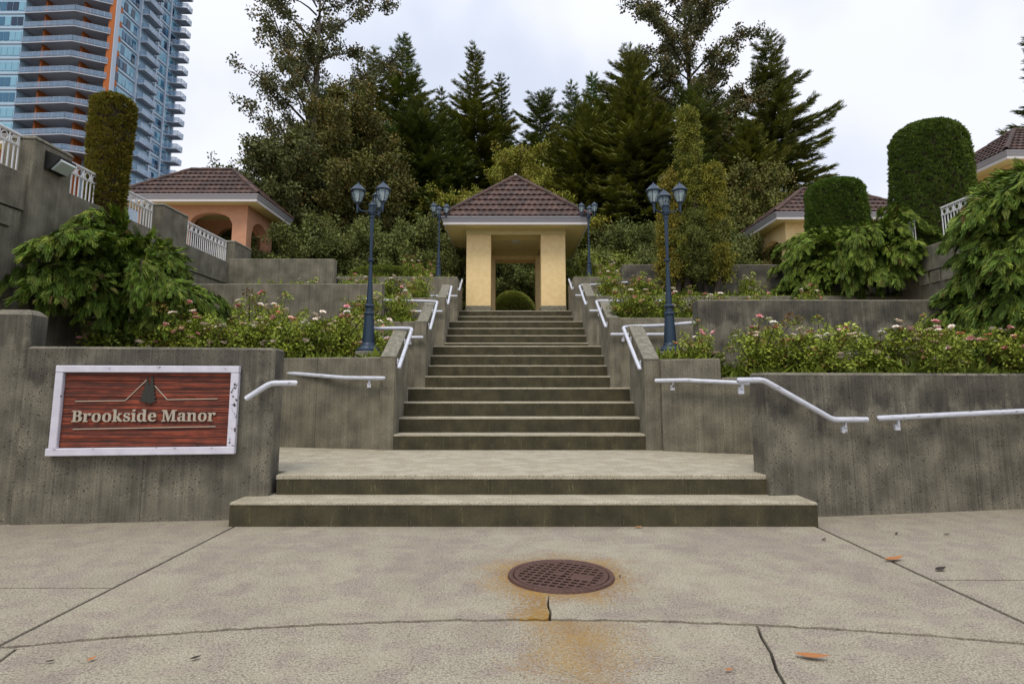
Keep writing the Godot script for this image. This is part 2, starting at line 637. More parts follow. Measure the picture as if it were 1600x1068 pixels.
func camera_and_light() -> void:
	var cam := Camera3D.new()
	cam.name = "camera"
	add_child(cam)
	cam.position = Vector3(0, 1.09, 0)
	cam.rotation_degrees = Vector3(7.6, 0, 0)
	cam.near = 0.05
	cam.far = 900.0
	cam.projection = Camera3D.PROJECTION_FRUSTUM
	cam.keep_aspect = Camera3D.KEEP_HEIGHT
	cam.size = 0.05 * 1068.0 / 960.0
	cam.frustum_offset = Vector2(0, -0.05 * 59.6 / 960.0)
	cam.current = true
	var we := WorldEnvironment.new()
	we.name = "surroundings"
	var e := Environment.new()
	e.background_mode = Environment.BG_SKY
	e.tonemap_mode = Environment.TONE_MAPPER_LINEAR
	e.tonemap_exposure = 1.2
	var sky := Sky.new()
	var pm := PanoramaSkyMaterial.new()
	pm.panorama = overcast()
	sky.sky_material = pm
	e.sky = sky
	e.sdfgi_enabled = true
	e.ssao_enabled = true
	e.ssil_enabled = true
	we.environment = e
	add_child(we)
	var sun := DirectionalLight3D.new()
	sun.name = "sun"
	sun.light_energy = 0.45
	sun.light_color = Color(1.0, 0.96, 0.9)
	sun.light_angular_distance = 20.0
	sun.shadow_enabled = true
	sun.rotation_degrees = Vector3(-58, -18, 0)
	add_child(sun)


func _ready() -> void:
	rng.seed = 7
	camera_and_light()
	make_materials()
	make_leaf_meshes()
	grounds()
	forecourt()
	stairs()
	walls()
	retaining_walls()
	pavilion()
	villas()
	tower()
	trees()
	shrubs()
	flower_beds()
	handrails()
	lamps()
	sign_board()
	manhole()
	litter()


# ---------------------------------------------------------------- ground, forecourt, stairs
func plan(x0: float, x1: float, d0: float, d1: float) -> Array:
	return [Vector2(x0, d0), Vector2(x1, d0), Vector2(x1, d1), Vector2(x0, d1)]


func block(called: String, p: Array, y0: float, y1: float, m: Material, ch := 0.0) -> MeshInstance3D:
	var b := MB.new()
	b.prism(p, y0, y1, ch)
	return structure(called, b, m)


func grounds() -> void:
	var g := MB.new()
	g.prism(plan(-350, 350, -200, 500), -0.5, -0.09)
	structure("ground", g, M.soil)
	block("upper_ground", plan(-200, 200, 17.1, 480), -0.3, 2.95, M.soil)
	block("plaza", plan(-6.2, 8.0, 17.06, 23), 2.5, 3.045, M.tread)
	block("left_walkway", plan(-60, -6.64, 2.0, 30), -0.2, 3.72, M.tread)
	block("right_walkway", plan(8.44, 60, 2.0, 30), -0.2, 3.70, M.tread)
	# soil of the planters
	var soils := [
		[[Vector2(-6.32, 8.62), Vector2(-1.58, 7.52), Vector2(-1.58, 8.2), Vector2(-2.4, 8.3), Vector2(-2.4, 9.87), Vector2(-6.32, 9.87)], 1.30],
		[[Vector2(1.76, 7.42), Vector2(2.4, 7.17), Vector2(3.34, 6.8), Vector2(3.34, 5.76), Vector2(8.12, 6.57), Vector2(8.12, 8.1), Vector2(2.47, 8.1), Vector2(1.76, 8.2)], 1.12],
		[plan(-6.32, -2.29, 10.06, 10.69), 2.02], [plan(-2.29, -1.58, 10.06, 10.85), 2.02], [plan(1.76, 8.12, 10.06, 10.9), 2.08],
		[plan(-6.32, -2.42, 10.93, 13.39), 2.70], [plan(-2.41, -1.58, 12.79, 13.5), 2.75], [plan(-3.9, -2.43, 13.4, 13.5), 2.75], [plan(1.76, 8.12, 12.79, 13.69), 2.84],
		[plan(-6.32, -1.6, 15.6, 17.05), 3.72], [plan(1.78, 8.12, 15.6, 17.05), 3.74], [plan(-6.32, -3.97, 13.63, 15.39), 3.5],
	]
	for s in soils:
		block("planter_soil", s[0], -0.2, s[1], M.soil)


func curb_line(x: float) -> float:
	return 3.06 - 0.062 * (x - 0.1) * (x - 0.1)


func forecourt() -> void:
	var root := Node3D.new()
	root.name = "pavement"
	add_child(root)
	tag(root, "grey concrete forecourt slabs with tooled joints and a rust stain", "", "", "structure")
	var back := []
	var front := []
	var x := -2.1
	while x < 2.37:
		var j := rnd(-0.006, 0.006)
		back.append(Vector2(x, curb_line(x) + 0.014 + j + rnd(0, 0.013)))
		front.append(Vector2(x, curb_line(x) - 0.011 + j))
		x += 0.045
	var c := [Vector2(-2.163, 5.5), Vector2(-2.163, 2.765)]
	var cracked := false
	for q in back:
		if q.x > 0.185 and not cracked:
			cracked = true
			c.append(Vector2(0.172, q.y))
			c.append(Vector2(0.182, 3.16))
			c.append(Vector2(0.176, 3.26))
			c.append(Vector2(0.194, 3.42))
			c.append(Vector2(0.186, 3.26))
			c.append(Vector2(0.193, 3.16))
			c.append(Vector2(0.185, q.y - 0.002))
		c.append(q)
	c.append_array([Vector2(2.367, 2.74), Vector2(2.367, 5.5)])
	var slabs := [[c, true]]
	slabs.append([plan(-9, -2.184, 3.532, 5.9), false])
	slabs.append([plan(-9, -2.184, 2.762, 3.512), false])
	slabs.append([plan(2.394, 9, 3.672, 7.2), false])
	slabs.append([plan(2.394, 9, 2.76, 3.648), false])
	var a2 := [Vector2(-1.75, 1.35), Vector2(-2.07, 2.745)]
	var a3 := []
	for q in front:
		if q.x <= 1.118:
			a2.append(q)
		else:
			a3.append(q)
	var crack := [Vector2(1.118, 2.99), Vector2(1.085, 2.85), Vector2(1.062, 2.70), Vector2(1.02, 2.55), Vector2(1.0, 2.42), Vector2(0.93, 2.1), Vector2(0.9, 1.35)]
	a2.append_array(crack)
	slabs.append([a2, true])
	var r := crack.duplicate()
	r.reverse()
	var a3f := []
	for q in r:
		a3f.append(q + Vector2(0.013, 0))
	a3f.append_array(a3)
	a3f.append_array([Vector2(2.38, 2.745), Vector2(9, 2.745), Vector2(9, 1.35)])
	slabs.append([a3f, false])
	slabs.append([[Vector2(-9, 1.35), Vector2(-9, 2.745), Vector2(-2.085, 2.745), Vector2(-1.765, 1.35)], false])
	slabs.append([plan(-9, 9, -6, 1.336), false])
	for s in slabs:
		var b := MB.new()
		if s[1]:
			b.two = Rect2(-2.4, -5.2, 5.0, 3.9)
		else:
			b.off = Vector2(rnd(0, 3), rnd(0, 3))
		b.prism(s[0], -0.07, 0.0, 0.003)
		part("slab", b, M.forecourt if s[1] else M.paving, root)


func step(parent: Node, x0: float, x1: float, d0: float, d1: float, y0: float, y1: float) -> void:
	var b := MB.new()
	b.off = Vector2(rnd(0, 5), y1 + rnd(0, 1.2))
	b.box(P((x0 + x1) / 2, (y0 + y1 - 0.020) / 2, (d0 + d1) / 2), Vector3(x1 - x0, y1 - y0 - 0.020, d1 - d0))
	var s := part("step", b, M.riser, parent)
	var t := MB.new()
	t.off = Vector2(rnd(0, 5), rnd(0, 5))
	# worn front edge: the nosing wavers by a few millimetres
	var front := []
	var n := int((x1 - x0) / 0.07)
	for i in n + 1:
		front.append(Vector2(x0 + (x1 - x0) * i / n, d0 - 0.004 + rnd(-0.003, 0.003)))
	front.append_array([Vector2(x1, d1), Vector2(x0, d1)])
	t.prism(front, y1 - 0.020, y1, 0.006)
	part("tread", t, M.tread, s)


func stairs() -> void:
	var e := thing("stair_flight", "lowest two wide concrete steps rising from the forecourt", "stairs")
	step(e, -2.215, 2.395, 4.985, 5.40, -0.05, 0.184)
	# platform behind the second step, paved in three slabs with a nosing strip
	var pf := thing("stair_platform", "wide concrete platform between the sign wall and the right wall", "landing")
	var b := MB.new()
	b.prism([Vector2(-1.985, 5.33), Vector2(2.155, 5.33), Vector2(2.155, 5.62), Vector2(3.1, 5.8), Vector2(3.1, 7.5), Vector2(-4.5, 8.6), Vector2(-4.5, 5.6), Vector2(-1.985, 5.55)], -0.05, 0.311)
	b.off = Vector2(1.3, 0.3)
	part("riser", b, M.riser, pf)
	for q in [plan(-1.99, 2.16, 5.326, 5.585), [Vector2(-2.146, 5.592), Vector2(2.276, 5.592), Vector2(2.276, 7.55), Vector2(-2.146, 7.7)], [Vector2(-4.5, 5.592), Vector2(-2.154, 5.592), Vector2(-2.154, 7.75), Vector2(-4.5, 8.6)], [Vector2(2.284, 5.592), Vector2(3.12, 5.75), Vector2(3.12, 7.0), Vector2(2.284, 7.4)]]:
		var t := MB.new()
		t.off = Vector2(rnd(0, 4), rnd(0, 4))
		t.prism(q, 0.311, 0.345, 0.005)
		part("slab", t, M.tread, pf)
	var fl := [[7.35, 0.345, 4, "first long flight of four concrete steps above the platform"], [9.87, 1.065, 4, "second flight of four concrete steps, beside the front lamp posts"], [12.6, 1.785, 4, "third flight of concrete steps, half hidden by the landing below it"], [15.4, 2.505, 3, "top flight of narrow looking concrete steps at the pavilion pillars"]]
	for f in fl:
		var s := thing("stair_flight", f[3], "stairs")
		for k in f[2]:
			step(s, XL - 0.004, XR + 0.004, f[0] + 0.303 * k, f[0] + 0.303 * (k + 1) + (0.02 if k < f[2] - 1 else -0.02), f[1] - 0.3, f[1] + 0.18 * (k + 1))
	block("landing", [Vector2(XL, 8.54), Vector2(XR, 8.54), Vector2(2.5, 8.36), Vector2(8.1, 8.36), Vector2(8.1, 9.88), Vector2(-2.39, 9.88), Vector2(-2.39, 8.31), Vector2(-1.58, 8.24), Vector2(XL, 8.24)], 0.5, 1.063, M.tread)
	block("landing", [Vector2(XL, 11.06), Vector2(8.1, 11.06), Vector2(8.1, 12.62), Vector2(-2.41, 12.62), Vector2(-2.41, 11.02)], 1.2, 1.783, M.tread)
	block("landing", plan(-3.9, 8.1, 13.79, 15.42), 2.0, 2.503, M.tread)
	block("landing", plan(XL, XR, 16.29, 17.05), 2.5, 3.043, M.tread)


# ---------------------------------------------------------------- walls
func wall(label: String, p: Array, y0: float, y1: float, m: Material, ch := 0.014, called := "retaining_wall", group := "") -> MeshInstance3D:
	var b := MB.new()
	b.off = Vector2(rnd(0, 6), y1)
	b.prism(p, y0, y1, ch)
	var o := part(called, b, m)
	tag(o, label, "wall", group, "thing")
	return o


func cheek(label: String, x0: float, x1: float, prof: Array) -> void:
	var o := thing("stair_cheek_wall", label, "wall")
	o.set_meta("kind", "thing")
	var b := MB.new()
	b.off = Vector2(rnd(0, 6), prof[1].y)
	b.slab(PackedVector2Array(prof), P(x0, 0, 0), Vector3(0, 0, -1), UP, Vector3(x1 - x0, 0, 0))
	part("body", b, M.wall, o)
	var t := MB.new()
	for i in range(1, prof.size() - 2):
		var a: Vector2 = prof[i]
		var c: Vector2 = prof[i + 1]
		var e := (c - a).normalized()
		var up := Vector3(0, e.x, e.y)
		var mid := P((x0 + x1) / 2, (a.y + c.y) / 2, (a.x + c.x) / 2)
		t.box(mid + up * 0.008, Vector3(x1 - x0 + 0.008, 0.022, (c - a).length() + 0.006), 0.006, Basis(Vector3.RIGHT, up, Vector3(0, -e.y, e.x)))
	part("coping", t, M.coping, o)


func walls() -> void:
	var a := 0.1157
	wall("tall dark concrete wall at the far left, stepping above the sign wall", [Vector2(-9, 4.485), Vector2(-3.985, 5.066), Vector2(-4.01, 5.28), Vector2(-9, 4.70)], -0.1, 1.72, M.stained, 0.045)
	wall("stained concrete wall that carries the wooden name sign", [Vector2(-3.97, 5.038), Vector2(-2.02, 5.263), Vector2(-2.052, 5.541), Vector2(-3.995, 5.316)], -0.1, 1.412, M.stained, 0.018)
	wall("long pitted concrete wall on the right with two white handrails", [Vector2(2.15, 5.272), Vector2(8.6, 6.36), Vector2(8.56, 6.62), Vector2(2.125, 5.535)], -0.1, 1.203, M.stained, 0.02)
	wall("low concrete wall behind the sign wall, left of the first flight", [Vector2(-1.567, 7.402), Vector2(-6.325, 8.5), Vector2(-6.29, 8.68), Vector2(-1.567, 7.59)], -0.1, 1.435, M.wall)
	wall("raised concrete wall block right of the first flight, below the right lamp", [Vector2(1.747, 7.235), Vector2(2.36, 6.985), Vector2(2.42, 7.16), Vector2(1.747, 7.435)], -0.1, 1.40, M.wall)
	wall("lower concrete wall running behind the bent handrail at right", [Vector2(2.362, 6.987), Vector2(3.15, 6.66), Vector2(3.15, 5.72), Vector2(3.33, 5.75), Vector2(3.33, 6.79), Vector2(2.422, 7.158)], -0.1, 1.185, M.wall)
	wall("low concrete wall behind the left front lamp, left of second flight", plan(-6.325, -1.567, 9.87, 10.05), 0.9, 2.12, M.wall)
	wall("low concrete wall behind the right front lamp, right of second flight", plan(1.747, 8.125, 9.87, 10.05), 0.9, 2.18, M.wall)
	wall("low concrete wall at the left foot of the third flight", plan(-2.41, -1.567, 12.6, 12.78), 1.6, 2.90, M.wall)
	wall("low concrete wall at the right foot of the third flight", plan(1.747, 8.125, 12.6, 12.78), 1.6, 2.937, M.wall)
	wall("topmost concrete wall left of the stairs, below the clipped hedge", plan(-6.325, XL - 0.2, 15.4, 15.58), 2.3, 3.84, M.wall)
	wall("topmost concrete wall right of the stairs, below the right rear lamp", plan(XR + 0.2, 8.125, 15.4, 15.58), 2.3, 3.84, M.wall)
	wall("end wall beside the left pavilion pillar, along the top steps", plan(XL - 0.2, XL, 15.4, 17.05), 2.3, 3.842, M.wall)
	wall("end wall beside the right pavilion pillar, along the top steps", plan(XR, XR + 0.2, 15.4, 17.05), 2.3, 3.842, M.wall)
	wall("grey terrace wall behind the left roses, crossed by the lamp post", plan(-6.325, -2.29, 10.7, 10.92), 1.0, 2.876, M.wall)
	wall("upper left terrace wall in front of the pink arched building", plan(-6.325, -3.95, 13.4, 13.62), 2.0, 3.888, M.wall)
	wall("dark terrace wall behind the right roses, under the cascading shrubs", plan(2.47, 8.125, 8.1, 8.34), 0.5, 2.226, M.stained)
	wall("upper right terrace wall behind the yellow columnar trees", plan(2.5, 8.125, 13.7, 13.94), 2.0, 3.818, M.stained)
	cheek("sloping stair side wall on the left of the first flight", XL - 0.18, XL, [Vector2(7.36, 0), Vector2(7.36, 1.425), Vector2(8.2, 1.85), Vector2(8.2, 0)])
	cheek("sloping stair side wall on the right of the first flight", XR, XR + 0.18, [Vector2(7.31, 0), Vector2(7.31, 1.395), Vector2(8.2, 1.875), Vector2(8.2, 0)])
	cheek("sloping stair side wall on the left of the second flight", XL - 0.18, XL, [Vector2(9.866, 0.6), Vector2(9.866, 2.11), Vector2(10.05, 2.13), Vector2(11.0, 2.58), Vector2(11.0, 0.6)])
	cheek("sloping stair side wall on the right of the second flight", XR, XR + 0.18, [Vector2(9.866, 0.6), Vector2(9.866, 2.17), Vector2(10.05, 2.19), Vector2(11.0, 2.63), Vector2(11.0, 0.6)])
	cheek("sloping stair side wall on the left of the third flight", XL - 0.18, XL, [Vector2(12.596, 1.3), Vector2(12.596, 2.89), Vector2(12.75, 2.9), Vector2(13.65, 3.33), Vector2(13.65, 1.3)])
	cheek("sloping stair side wall on the right of the third flight", XR, XR + 0.18, [Vector2(12.596, 1.3), Vector2(12.596, 2.925), Vector2(12.75, 2.935), Vector2(13.65, 3.36), Vector2(13.65, 1.3)])


func railing(label: String, x: float, d0: float, d1: float, y0: float, y1: float) -> void:
	var o := thing("metal_railing", label, "railing", Vector3.ZERO, 0.0, "white metal railings on the retaining walls")
	var t := MB.new()
	t.tube([P(x, y1, d0), P(x, y1, d1)], 0.020, 10, true)
	part("top_rail", t, M.white_metal, o)
	t = MB.new()
	t.box(P(x, y1 - 0.145, (d0 + d1) / 2), Vector3(0.03, 0.022, d1 - d0), 0.003)
	part("middle_rail", t, M.white_metal, o)
	t = MB.new()
	t.box(Vector3.ZERO, Vector3(0.016, y1 - 0.155 - y0, 0.016), 0.002)
	var bal := t.mesh()
	t = MB.new()
	t.box(Vector3.ZERO, Vector3(0.016, 0.145, 0.016), 0.002)
	var stub := t.mesh()
	t = MB.new()
	var pts := []
	for i in 17:
		var w := TAU * i / 16
		pts.append(Vector3(0, sin(w), cos(w)) * 0.052)
	t.tube(pts, 0.007, 5)
	var ring := t.mesh()
	var n := int((d1 - d0) / 0.08)
	for i in n + 1:
		var d := d0 + (d1 - d0) * (i + 0.0) / n
		d = clampf(d, d0 + 0.012, d1 - 0.012)
		part("baluster", bal, M.white_metal, o, Transform3D(Basis(), P(x, (y0 + y1 - 0.155) / 2, d)))
		if i % 2 == 0:
			part("short_bar", stub, M.white_metal, o, Transform3D(Basis(), P(x, y1 - 0.073, d)))
			if i < n:
				part("ring", ring, M.white_metal, o, Transform3D(Basis(), P(x, y1 - 0.086, d + 0.08)))


func retaining_walls() -> void:
	var sides := [[-1.0, -6.3, 3.81, 4.33, [[7.70, 8.39], [10.70, 11.53], [13.56, 14.43]], "tall retaining wall along the left edge with three concrete posts"], [1.0, 8.1, 3.79, 4.36, [[14.3, 15.0]], "tall retaining wall along the right edge, mostly behind shrubs"]]
	for s in sides:
		var g: float = s[0]
		var x: float = s[1]
		var o := thing("retaining_wall", s[5], "wall")
		o.set_meta("kind", "thing")
		var b := MB.new()
		b.off = Vector2(0.7, s[2])
		b.prism(plan(x + g * 0.03, x + g * 0.33, 3.0, 15.2), -0.1, s[2] - 0.49)
		part("lower_wall", b, M.wall, o)
		b = MB.new()
		b.off = Vector2(2.7, s[2])
		b.prism(plan(x, x + g * 0.31, 3.0, 15.2), s[2] - 0.482, s[2], 0.012)
		part("beam", b, M.wall, o)
		for k in s[4]:
			b = MB.new()
			b.off = Vector2(rnd(0, 5), s[3])
			b.prism(plan(x - g * 0.045, x + g * 0.345, k[0], k[1]), -0.1, s[3] - 0.03, 0.01)
			var po := part("post", b, M.wall, o)
			b = MB.new()
			b.off = Vector2(rnd(0, 5), s[3])
			b.prism(plan(x - g * 0.055, x + g * 0.355, k[0] - 0.01, k[1] + 0.01), s[3] - 0.03, s[3] + 0.015, 0.02)
			part("cap", b, M.coping, po)
		b = MB.new()
		b.box(Vector3.ZERO, Vector3(0.07, 0.22, 0.26), 0.008)
		var blk := b.mesh()
		var d := 5.4 if g < 0 else 10.6
		while d < (7.55 if g < 0 else 13.6):
			part("block", blk, M.coping if rng.randf() < 0.5 else M.wall, o, Transform3D(Basis(), P(x + g * 0.03, s[2] - 0.63, d)))
			d += 0.33
	railing("white railing panel at the far left, before the post with the lamp", -6.44, 5.6, 7.68, 3.815, 4.335)
	railing("white railing panel between the wall lamp and the tall topiary column", -6.44, 8.41, 10.68, 3.815, 4.32)
	railing("white railing panel on the left wall in front of the pink building", -6.44, 11.55, 13.54, 3.815, 4.31)
	railing("short white railing panel beside the large round topped topiary", 8.22, 9.95, 11.42, 3.795, 4.46)
	railing("white railing panel at the right edge above the big cascading shrub", 8.22, 6.6, 9.82, 3.795, 4.46)
	railing("white railing panel half buried in the shrub below the topiaries", 8.22, 12.2, 14.25, 3.795, 4.42)
	# wall lamp on the first post
	var w := thing("wall_lamp", "black wedge shaped wall lamp on the left concrete post", "lamp", P(-6.255, 4.09, 8.05))
	var h := MB.new()
	h.slab(PackedVector2Array([Vector2(0, 0.13), Vector2(0, -0.13), Vector2(0.07, -0.13), Vector2(0.19, 0.0), Vector2(0.19, 0.05)]), Vector3(0, 0, -0.16), Vector3.RIGHT, UP, Vector3(0, 0, 0.32))
	part("housing", h, M.black, w)
	h = MB.new()
	h.slab(PackedVector2Array([Vector2(0.075, -0.125), Vector2(0.10, -0.135), Vector2(0.215, -0.02), Vector2(0.2, 0.012)]), Vector3(0, 0, -0.135), Vector3.RIGHT, UP, Vector3(0, 0, 0.27))
	part("lens", h, M.frosted, w)


func handrails() -> void:
	var r := [
		["white handrail on the wall between the sign wall and first flight", [[-3.6, 1.31, 8.0], [-2.0, 1.185, 7.42], [-1.5, 1.178, 7.27]], [2], [0, 0, 1]],
		["short bent white handrail end right of the wooden sign", [[-2.19, 0.985, 5.12], [-2.015, 1.112, 5.165], [-1.81, 1.112, 5.19]], [], [0, 0, 1]],
		["white handrail on the low wall right of the first flight", [[1.66, 1.148, 7.15], [1.96, 1.153, 7.02], [2.9, 1.10, 6.64]], [0], [0, 0, 1]],
		["white handrail on the right wall, sloping down from the platform", [[1.87, 1.134, 5.11], [2.10, 1.138, 5.17], [2.715, 0.806, 5.275], [3.03, 0.804, 5.325]], [1, 3], [0, 0, 1]],
		["long straight white handrail on the right wall, running out of frame", [[3.14, 0.814, 5.345], [6.5, 0.93, 5.91]], [0, 1], [0, 0, 1]],
		["white handrail along the left of the first flight", [[-1.31, 1.30, 7.15], [-1.31, 1.83, 8.02], [-1.42, 1.845, 8.1], [-1.85, 1.845, 8.14]], [1], [-1, 0, 0]],
		["white handrail along the left of the second flight", [[-1.31, 1.99, 9.80], [-1.31, 2.55, 10.68], [-1.42, 2.57, 10.76], [-2.27, 2.59, 10.76]], [1], [-1, 0, 0]],
		["white handrail along the left of the third flight", [[-1.31, 2.75, 12.45], [-1.31, 3.22, 13.12]], [1], [-1, 0, 0]],
		["white handrail along the left of the top flight", [[-1.31, 3.443, 15.07], [-1.31, 3.846, 15.9]], [1], [-1, 0, 0]],
		["white handrail along the right of the first flight", [[1.49, 1.285, 7.2], [1.49, 1.865, 8.2], [1.60, 1.885, 8.28], [2.0, 1.895, 8.27], [2.46, 1.93, 8.2]], [1], [1, 0, 0]],
		["white handrail along the right of the second flight", [[1.49, 2.02, 9.72], [1.49, 2.575, 10.78], [1.60, 2.59, 10.86], [3.2, 2.59, 10.95]], [1], [1, 0, 0]],
		["white handrail along the right of the third flight", [[1.49, 2.72, 12.3], [1.49, 3.28, 13.4], [1.60, 3.32, 13.6], [2.6, 3.40, 13.66]], [1], [1, 0, 0]],
		["white handrail along the right of the top flight", [[1.49, 3.47, 15.05], [1.49, 3.853, 15.85]], [1], [1, 0, 0]],
		["stub of white handrail on the wall left of the second flight", [[-1.43, 1.857, 9.80], [-2.3, 1.857, 9.80]], [0], [0, 0, 1]],
		["stub of white handrail on the wall left of the third flight", [[-1.44, 2.605, 12.53], [-2.3, 2.605, 12.53]], [0], [0, 0, 1]],
		["stub of white handrail on the wall left of the top flight", [[-1.385, 3.335, 15.33], [-2.6, 3.335, 15.33]], [0], [0, 0, 1]],
		["stub of white handrail on the wall right of the second flight", [[1.585, 1.905, 9.80], [2.6, 1.905, 9.80]], [0], [0, 0, 1]],
		["stub of white handrail on the wall right of the third flight", [[1.60, 2.618, 12.53], [2.6, 2.618, 12.53]], [0], [0, 0, 1]],
		["stub of white handrail on the wall right of the top flight", [[1.61, 3.349, 15.33], [2.4, 3.349, 15.33]], [0], [0, 0, 1]],
	]
	for q in r:
		var o := thing("handrail", q[0], "handrail", Vector3.ZERO, 0.0, "white tubular handrails of the stairs")
		var pts := []
		for p in q[1]:
			pts.append(P(p[0], p[1], p[2]))
		var fine := [pts[0]]
		for i in range(1, pts.size() - 1):
			var a: Vector3 = (pts[i - 1] - pts[i]).normalized() * 0.035
			var c: Vector3 = (pts[i + 1] - pts[i]).normalized() * 0.035
			fine.append_array([pts[i] + a, pts[i] + (a + c) * 0.3, pts[i] + c])
		fine.append(pts[-1])
		var b := MB.new()
		b.tube(fine, 0.0235, 12, true)
		part("rail", b, M.rail, o)
		var n := Vector3(q[3][0], q[3][1], q[3][2])
		for k in (q[2] if n.z > 0 else [0, 1]):
			var p: Vector3 = pts[k]
			var e: Vector3 = pts[k - 1] - p if k > 0 else pts[1] - p
			p += e.normalized() * (0.2 if n.z > 0 else 0.25)
			var m := MB.new()
			if n.z > 0:
				m.box(p + Vector3(0, -0.045, -0.015), Vector3(0.022, 0.05, 0.022), 0.003)
				m.box(p + Vector3(-0.005, -0.085, -0.03), Vector3(0.045, 0.055, 0.03), 0.003)
			else:
				m.box(p + Vector3(n.x * 0.03, -0.04, 0), Vector3(0.06, 0.02, 0.025), 0.003)
				m.box(p + Vector3(n.x * 0.055, -0.05, 0), Vector3(0.012, 0.07, 0.05), 0.003)
			part("bracket", m, M.rail, o)


# ---------------------------------------------------------------- lamps, sign, manhole, leaves on the ground
func lantern(parent: Node3D, w: float) -> void:
	var dir := Vector3(cos(w), 0, sin(w))
	var arm := MB.new()
	arm.tube([dir * 0.03 + UP * 1.90, dir * 0.10 + UP * 1.885, dir * 0.16 + UP * 1.90, dir * 0.19 + UP * 1.945, dir * 0.195 + UP * 2.0], 0.011, 8)
	arm.tube([dir * 0.195 + UP * 1.86, dir * 0.195 + UP * 1.93], [0.008, 0.016], 8)
	arm.tube([dir * 0.195 + UP * 1.93, dir * 0.195 + UP * 2.0], [0.016, 0.02], 8)
	part("arm", arm, M.lamp_metal, parent)
	var c := dir * 0.195 + UP * 2.0
	var b := MB.new()
	b.lathe([Vector2(0.0, 0.012), Vector2(0.045, 0.012), Vector2(0.05, 0.0), Vector2(0.0, -0.005)], c, 6)
	b.lathe([Vector2(0.082, 0.155), Vector2(0.105, 0.155), Vector2(0.108, 0.165), Vector2(0.075, 0.20), Vector2(0.045, 0.235), Vector2(0.03, 0.243), Vector2(0.026, 0.255), Vector2(0.012, 0.262), Vector2(0.014, 0.275), Vector2(0.0, 0.285)], c, 12)
	for k in 6:
		var a := TAU * k / 6.0
		var e := Vector3(cos(a), 0, sin(a))
		b.tube([c + e * 0.048 + UP * 0.008, c + e * 0.086 + UP * 0.10, c + e * 0.088 + UP * 0.16], 0.0045, 5)
	var l := part("lantern", b, M.lamp_metal, parent)
	b = MB.new()
	b.lathe([Vector2(0.044, 0.012), Vector2(0.080, 0.10), Vector2(0.082, 0.156)], c, 6)
	part("glass", b, M.lens, l)
	b = MB.new()
	b.lathe([Vector2(0, 0.02), Vector2(0.016, 0.02), Vector2(0.016, 0.05), Vector2(0.03, 0.08), Vector2(0.032, 0.105), Vector2(0.02, 0.128), Vector2(0, 0.135)], c, 12)
	part("bulb", b, M.bulb, l)


func lamps() -> void:
	var spots := [[P(-1.868, 1.50, 7.98), "left front dark blue lamp post with three lanterns among the roses", 0.0], [P(2.062, 1.50, 8.0), "right front dark blue lamp post with three lanterns behind the low wall", 0.1], [P(-1.97, 3.72, 16.2), "left rear lamp post, partly hidden by the pavilion roof", 0.45], [P(2.07, 3.74, 16.2), "right rear lamp post, just right of the pavilion roof", -0.05]]
	var first: Node3D = null
	for s in spots:
		if first:
			dup(first, s[0], s[2], s[1])
			continue
		var o := thing("lamp_post", s[1], "lamp post", s[0], s[2], "three lantern lamp posts beside the stairs")
		first = o
		var b := MB.new()
		b.lathe([Vector2(0, 0.03), Vector2(0.155, 0.03), Vector2(0.165, 0.02), Vector2(0.17, -0.3)], Vector3.ZERO, 20)
		part("footing", b, M.coping, o)
		b = MB.new()
		b.lathe([Vector2(0.150, 0.03), Vector2(0.150, 0.055), Vector2(0.125, 0.07), Vector2(0.118, 0.085), Vector2(0.098, 0.10), Vector2(0.088, 0.13), Vector2(0.082, 0.14), Vector2(0.060, 0.50), Vector2(0.066, 0.51), Vector2(0.070, 0.525), Vector2(0.066, 0.54), Vector2(0.052, 0.55), Vector2(0.050, 0.60), Vector2(0.062, 0.61), Vector2(0.066, 0.625), Vector2(0.062, 0.64), Vector2(0.046, 0.65)], Vector3.ZERO, 16)
		part("base", b, M.lamp_metal, o)
		b = MB.new()
		b.lathe([Vector2(0.042, 0.65), Vector2(0.020, 1.22), Vector2(0.040, 1.225), Vector2(0.042, 1.24), Vector2(0.040, 1.255), Vector2(0.020, 1.26), Vector2(0.028, 1.80), Vector2(0.036, 1.81), Vector2(0.036, 1.825), Vector2(0.03, 1.835), Vector2(0.044, 1.86), Vector2(0.048, 1.88), Vector2(0.048, 1.96), Vector2(0.055, 1.97), Vector2(0.055, 1.985), Vector2(0.035, 2.01), Vector2(0.012, 2.03), Vector2(0.01, 2.06), Vector2(0, 2.07)], Vector3.ZERO, 14)
		part("shaft", b, M.lamp_metal, o)
		for w in [deg_to_rad(160), deg_to_rad(35), deg_to_rad(-75)]:
			lantern(o, w)


